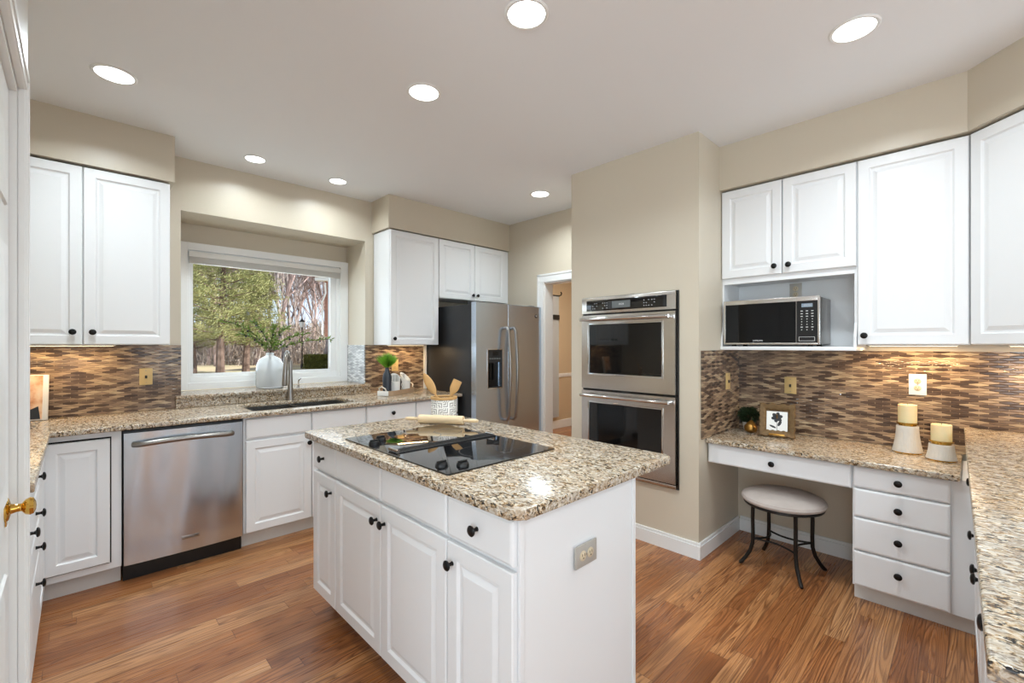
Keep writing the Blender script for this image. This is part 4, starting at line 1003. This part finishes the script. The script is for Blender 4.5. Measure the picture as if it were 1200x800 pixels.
def strip(label, x0, x1, y0, y1, z, n_=1, p=None):
    t = thing('cabinet_light', label, 'under-cabinet light', ((x0 + x1) / 2, (y0 + y1) / 2, z - .018), 0)
    obj('housing', bx(x0, x1, y0, y1, z - .007, z - .0005, bev=.002), M['trim'], t, world=True)
    obj('lens', bx(x0 + .01, x1 - .01, y0 + .005, y1 - .005, z - .0085, z - .007), M['striplens'], t, world=True)
    area('strip_lamp', ((x0 + x1) / 2, (y0 + y1) / 2, z - .010), (0, 0, 0), x1 - x0 - .03, y1 - y0 - .01, p or P_STRIP, (1, .70, .38))
strip('warm under-cabinet light below the left upper cabinet', -.30, .18, 3.86, 3.90, 1.372)
strip('warm under-cabinet light below the cabinet right of the window', 2.12, 2.52, 3.86, 3.90, 1.372)
strip('warm under-cabinet light below the tall right cabinet', 3.38, 3.42, .06, .44, 1.372, p=4.2)
strip('warm under-cabinet light below the diagonal corner cabinet', 3.34, 3.38, -.5, -.12, 1.372, p=3.5)

# ------------------------------------------------------------------ outside
GZ = -.15
g_ = obj('lawn', bx(-30, 60, 4.9, 90, GZ - .3, GZ), M['ground'], None, False); g_['kind'] = 'structure'; g_.name = 'ground'
def tree_mesh(name, seed, h, r0, depth=5, spread=.55, twig=.006):
    rng = random.Random(seed); vs, fs = [], []
    def seg(p, q, ra, rb, n):
        d = (q - p).normalized(); a = d.cross(Vector((.31, .77, .1))).normalized(); c = d.cross(a); i0 = len(vs)
        for pt, r in ((p, ra), (q, rb)):
            for k in range(n): vs.append(pt + (a * math.cos(2 * PI * k / n) + c * math.sin(2 * PI * k / n)) * r)
        for k in range(n): fs.append((i0 + k, i0 + (k + 1) % n, i0 + n + (k + 1) % n, i0 + n + k))
    def grow(p, d, l, r, lev):
        m = 3 if lev > 0 else 6
        for s in range(m):
            d = (d + Vector((rng.gauss(0, .07 + .05 * lev), rng.gauss(0, .07 + .05 * lev), .03))).normalized(); q = p + d * l / m; r2 = max(r * .84, twig); seg(p, q, r, r2, 6 if lev == 0 else 4 if lev == 1 else 3)
            p, r = q, r2
            if lev < depth and (lev > 0 or s >= 1):
                for _ in range(2 if lev < 2 else 1 + (rng.random() < .6)):
                    dd = (d + Vector((rng.uniform(-1, 1), rng.uniform(-1, 1), rng.uniform(-.1, .8))) * spread * 1.3).normalized()
                    grow(p, dd, l * rng.uniform(.38, .6), max(r * .55, twig), lev + 1)
    grow(Vector((0, 0, 0)), Vector((rng.gauss(0, .05), rng.gauss(0, .05), 1)), h, r0, 0)
    me = bpy.data.meshes.new(name); me.from_pydata([tuple(v) for v in vs], [], fs); return me
tm = [tree_mesh('bare_tree', 20 + i, 9.5 + i * .8, .10 + .015 * i, 4, .5, .007) for i in range(5)]
for i, m_ in enumerate(tm): m_.materials.append(M['bark'] if i % 2 else M['bark2'])
rng = random.Random(42)
def along(px, d):                                       # (pixel column, distance along the view) turned into a ground point of the woods
    r = (px - 600) / 525.8; s_, c_ = math.sin(YAW), math.cos(YAW); return (r * s_ + c_) * d, (-r * c_ + s_) * d
for i in range(52):
    px_ = 205 + 205 * (i * .618 % 1); dist = 34 + 26 * rng.random() if i > 7 else 30 + i
    x, y = along(px_, dist); o = bpy.data.objects.new('bare_tree', tm[i % 5]); COL.objects.link(o); o.location = (x, y, GZ); s = rng.uniform(.85, 1.3); o.scale = (s, s, s); o.rotation_euler = (0, 0, rng.uniform(0, 6.28))
    o['label'] = 'bare leafless tree in the dense woods beyond the window'; o['category'] = 'tree'; o['group'] = 'bare trees in the woods'
def brush(n, d0, d1, seed):
    rng = random.Random(seed); vs, fs = [], []
    for i in range(n):
        x, y = along(rng.uniform(195, 420), rng.uniform(d0, d1)); z = GZ + rng.random() ** 1.3 * 3.2; p = Vector((x, y, z)); s = rng.uniform(.04, .11)
        a = Vector((rng.gauss(0, 1), rng.gauss(0, 1), rng.gauss(0, 1))).normalized(); c = a.cross(Vector((rng.random(), rng.random(), 1))).normalized(); i0 = len(vs)
        if i % 3 == 0: a = Vector((rng.gauss(0, .3), rng.gauss(0, .3), 1)); vs += [p - a * .6, p + a * .6, p + a * .6 + c * .03, p - a * .6 + c * .03]
        else: vs += [p - a * s, p + c * s * .6, p + a * s, p - c * s * .6]
        fs.append((i0, i0 + 1, i0 + 2, i0 + 3))
    me = bpy.data.meshes.new('undergrowth'); me.from_pydata([tuple(v) for v in vs], [], fs); me.materials.append(M['brush']); return me
o = bpy.data.objects.new('undergrowth', brush(26000, 33, 48, 3)); COL.objects.link(o); o['kind'] = 'stuff'; o['label'] = 'reddish brown dry undergrowth below the bare trees'; o['category'] = 'undergrowth'
def pine(label, px, d, h, seed, lean=0, rmax=2.6, z_low=.28, n_br=34):
    rng = random.Random(seed); x, y = along(px, d); t = thing('pine_tree', label, 'tree', (x, y, GZ))
    b = BM(); tube(b, [(lean * u * u, 0, h * u) for u in (0, .15, .3, .5, .7, .85, 1)], [.20, .17, .15, .12, .09, .05, .02], 8)
    fv, ff = [], []
    for i in range(n_br):
        u = z_low + (1 - z_low) * i / n_br; az = i * 2.4 + rng.uniform(-.4, .4); L = rmax * (1.05 - u) ** .7 * rng.uniform(.6, 1.1); z = h * u
        P0 = Vector((lean * u * u, 0, z)); dr_ = Vector((math.cos(az), math.sin(az), .10)); P = [P0 + dr_ * L * k / 5 + Vector((0, 0, -.05 * L * math.sin(k))) for k in range(6)]
        tube(b, P, [.05, .04, .03, .02, .015, .008], 5)
        for k in range(1, 6):
            for c_ in range(5):
                ctr = P[k] + Vector((rng.gauss(0, .26), rng.gauss(0, .26), rng.uniform(-.02, .22)))
                for s in range(14):
                    a = Vector((rng.gauss(0, 1), rng.gauss(0, 1), rng.gauss(.25, .5))).normalized(); c2 = a.cross(Vector((rng.random(), 1, rng.random()))).normalized() * .014; q = ctr + Vector((rng.gauss(0, .13), rng.gauss(0, .13), rng.gauss(0, .06))); i0 = len(fv)
                    fv.extend([q - c2, q + c2, q + a * rng.uniform(.12, .24)]); ff.append((i0, i0 + 1, i0 + 2))
    obj('trunk', b, M['pinebark'], t)
    me = bpy.data.meshes.new('needles'); me.from_pydata([tuple(v) for v in fv], [], ff); me.materials.append(M['needles']); o = bpy.data.objects.new('foliage', me); COL.objects.link(o); o.parent = t
pine('large yellow-green pine on the left of the window view', 258, 21, 7.0, 4, .3, 3.0, .24, 44)
pine('smaller leaning pine right of the large pine in the window view', 288, 24, 5.2, 9, .8, 2.4, .28, 32)
pine('far left pine partly cut by the window frame', 226, 24, 6.4, 15, -.4, 2.4, .22, 34)
# lamp post, hedge, brick house corner
x, y = along(354, 29)
t = thing('lamp_post', 'dark lamp post with white lantern among the trees outside', 'street lamp', (x, y, GZ))
b = BM(); lathe(b, [(.09, 0), (.09, .25), (.05, .32), (.038, .5), (.034, 2.55), (.055, 2.62), (.05, 2.66)], 12); obj('post', b, M['iron'], t)
b = BM(); lathe(b, [(.10, 2.66), (.16, 3.0), (.155, 3.01)], 6); obj('lantern_glass', b, M['housewhite'], t)
b = BM(); lathe(b, [(.19, 3.01), (.19, 3.03), (.05, 3.16), (.02, 3.22), (0, 3.26)], 6); obj('lantern_cap', b, M['iron'], t)
x, y = along(379, 29)
t = thing('hedge', 'clipped olive green hedge at the lower right of the window view', 'hedge', (x, y, GZ))
rng = random.Random(8); b = BM()
for i in range(5200):
    p = Vector((rng.uniform(-1.05, 1.05), rng.uniform(-.5, .5), rng.uniform(0.02, .86))); k = rng.randrange(3)
    if k == 0: p.z = .86 + rng.gauss(0, .02)
    elif k == 1: p.y = -.5 + rng.gauss(0, .03)
    else: p.x = rng.choice((-1.05, 1.05)) + rng.gauss(0, .03)
    a = Vector((rng.gauss(0, 1), rng.gauss(0, 1), rng.gauss(0, 1))).normalized(); c = a.cross(Vector((1, .3, rng.random()))).normalized()
    b.faces.new([b.verts.new(q_) for q_ in (p, p + a * .05 + c * .03, p + a * .10, p + a * .05 - c * .03)])
box(b, -.98, .98, -.43, .43, 0, .80); b.transform(Matrix.Rotation(-.6, 4, 'Z')); obj('leaves', b, M['hedge'], t, False)
t = thing('brick_house', 'corner of a brick house with white downspout at the right of the window view', 'house', (*along(380.5, 26), GZ), YAW - PI / 2)
hb = BM(); box(hb, 0, 6, 0, 6, 2.0, 5.2); box(hb, .5, 6, 0.3, 6, 0, 2.0); obj('wall', hb, M['brick'], t, False)
b = BM(); tube(b, [(-.10, -.1, 2.1), (-.10, -.1, 4.0), (.12, -.14, 4.5), (.12, -.2, 5.1)], .05, 6); box(b, -.4, 6.2, -.4, .0, 5.2, 5.4); obj('downspout', b, M['housewhite'], t)
b = BM(); q = [(-.5, -.5), (6.5, -.5), (6.5, 6.5), (-.5, 6.5)]; prism(b, q, 5.4, 5.5); prism(b, [(1, 1), (5, 1), (5, 5), (1, 5)], 5.5, 6.4); obj('roof', b, M['pinebark'], t, False)
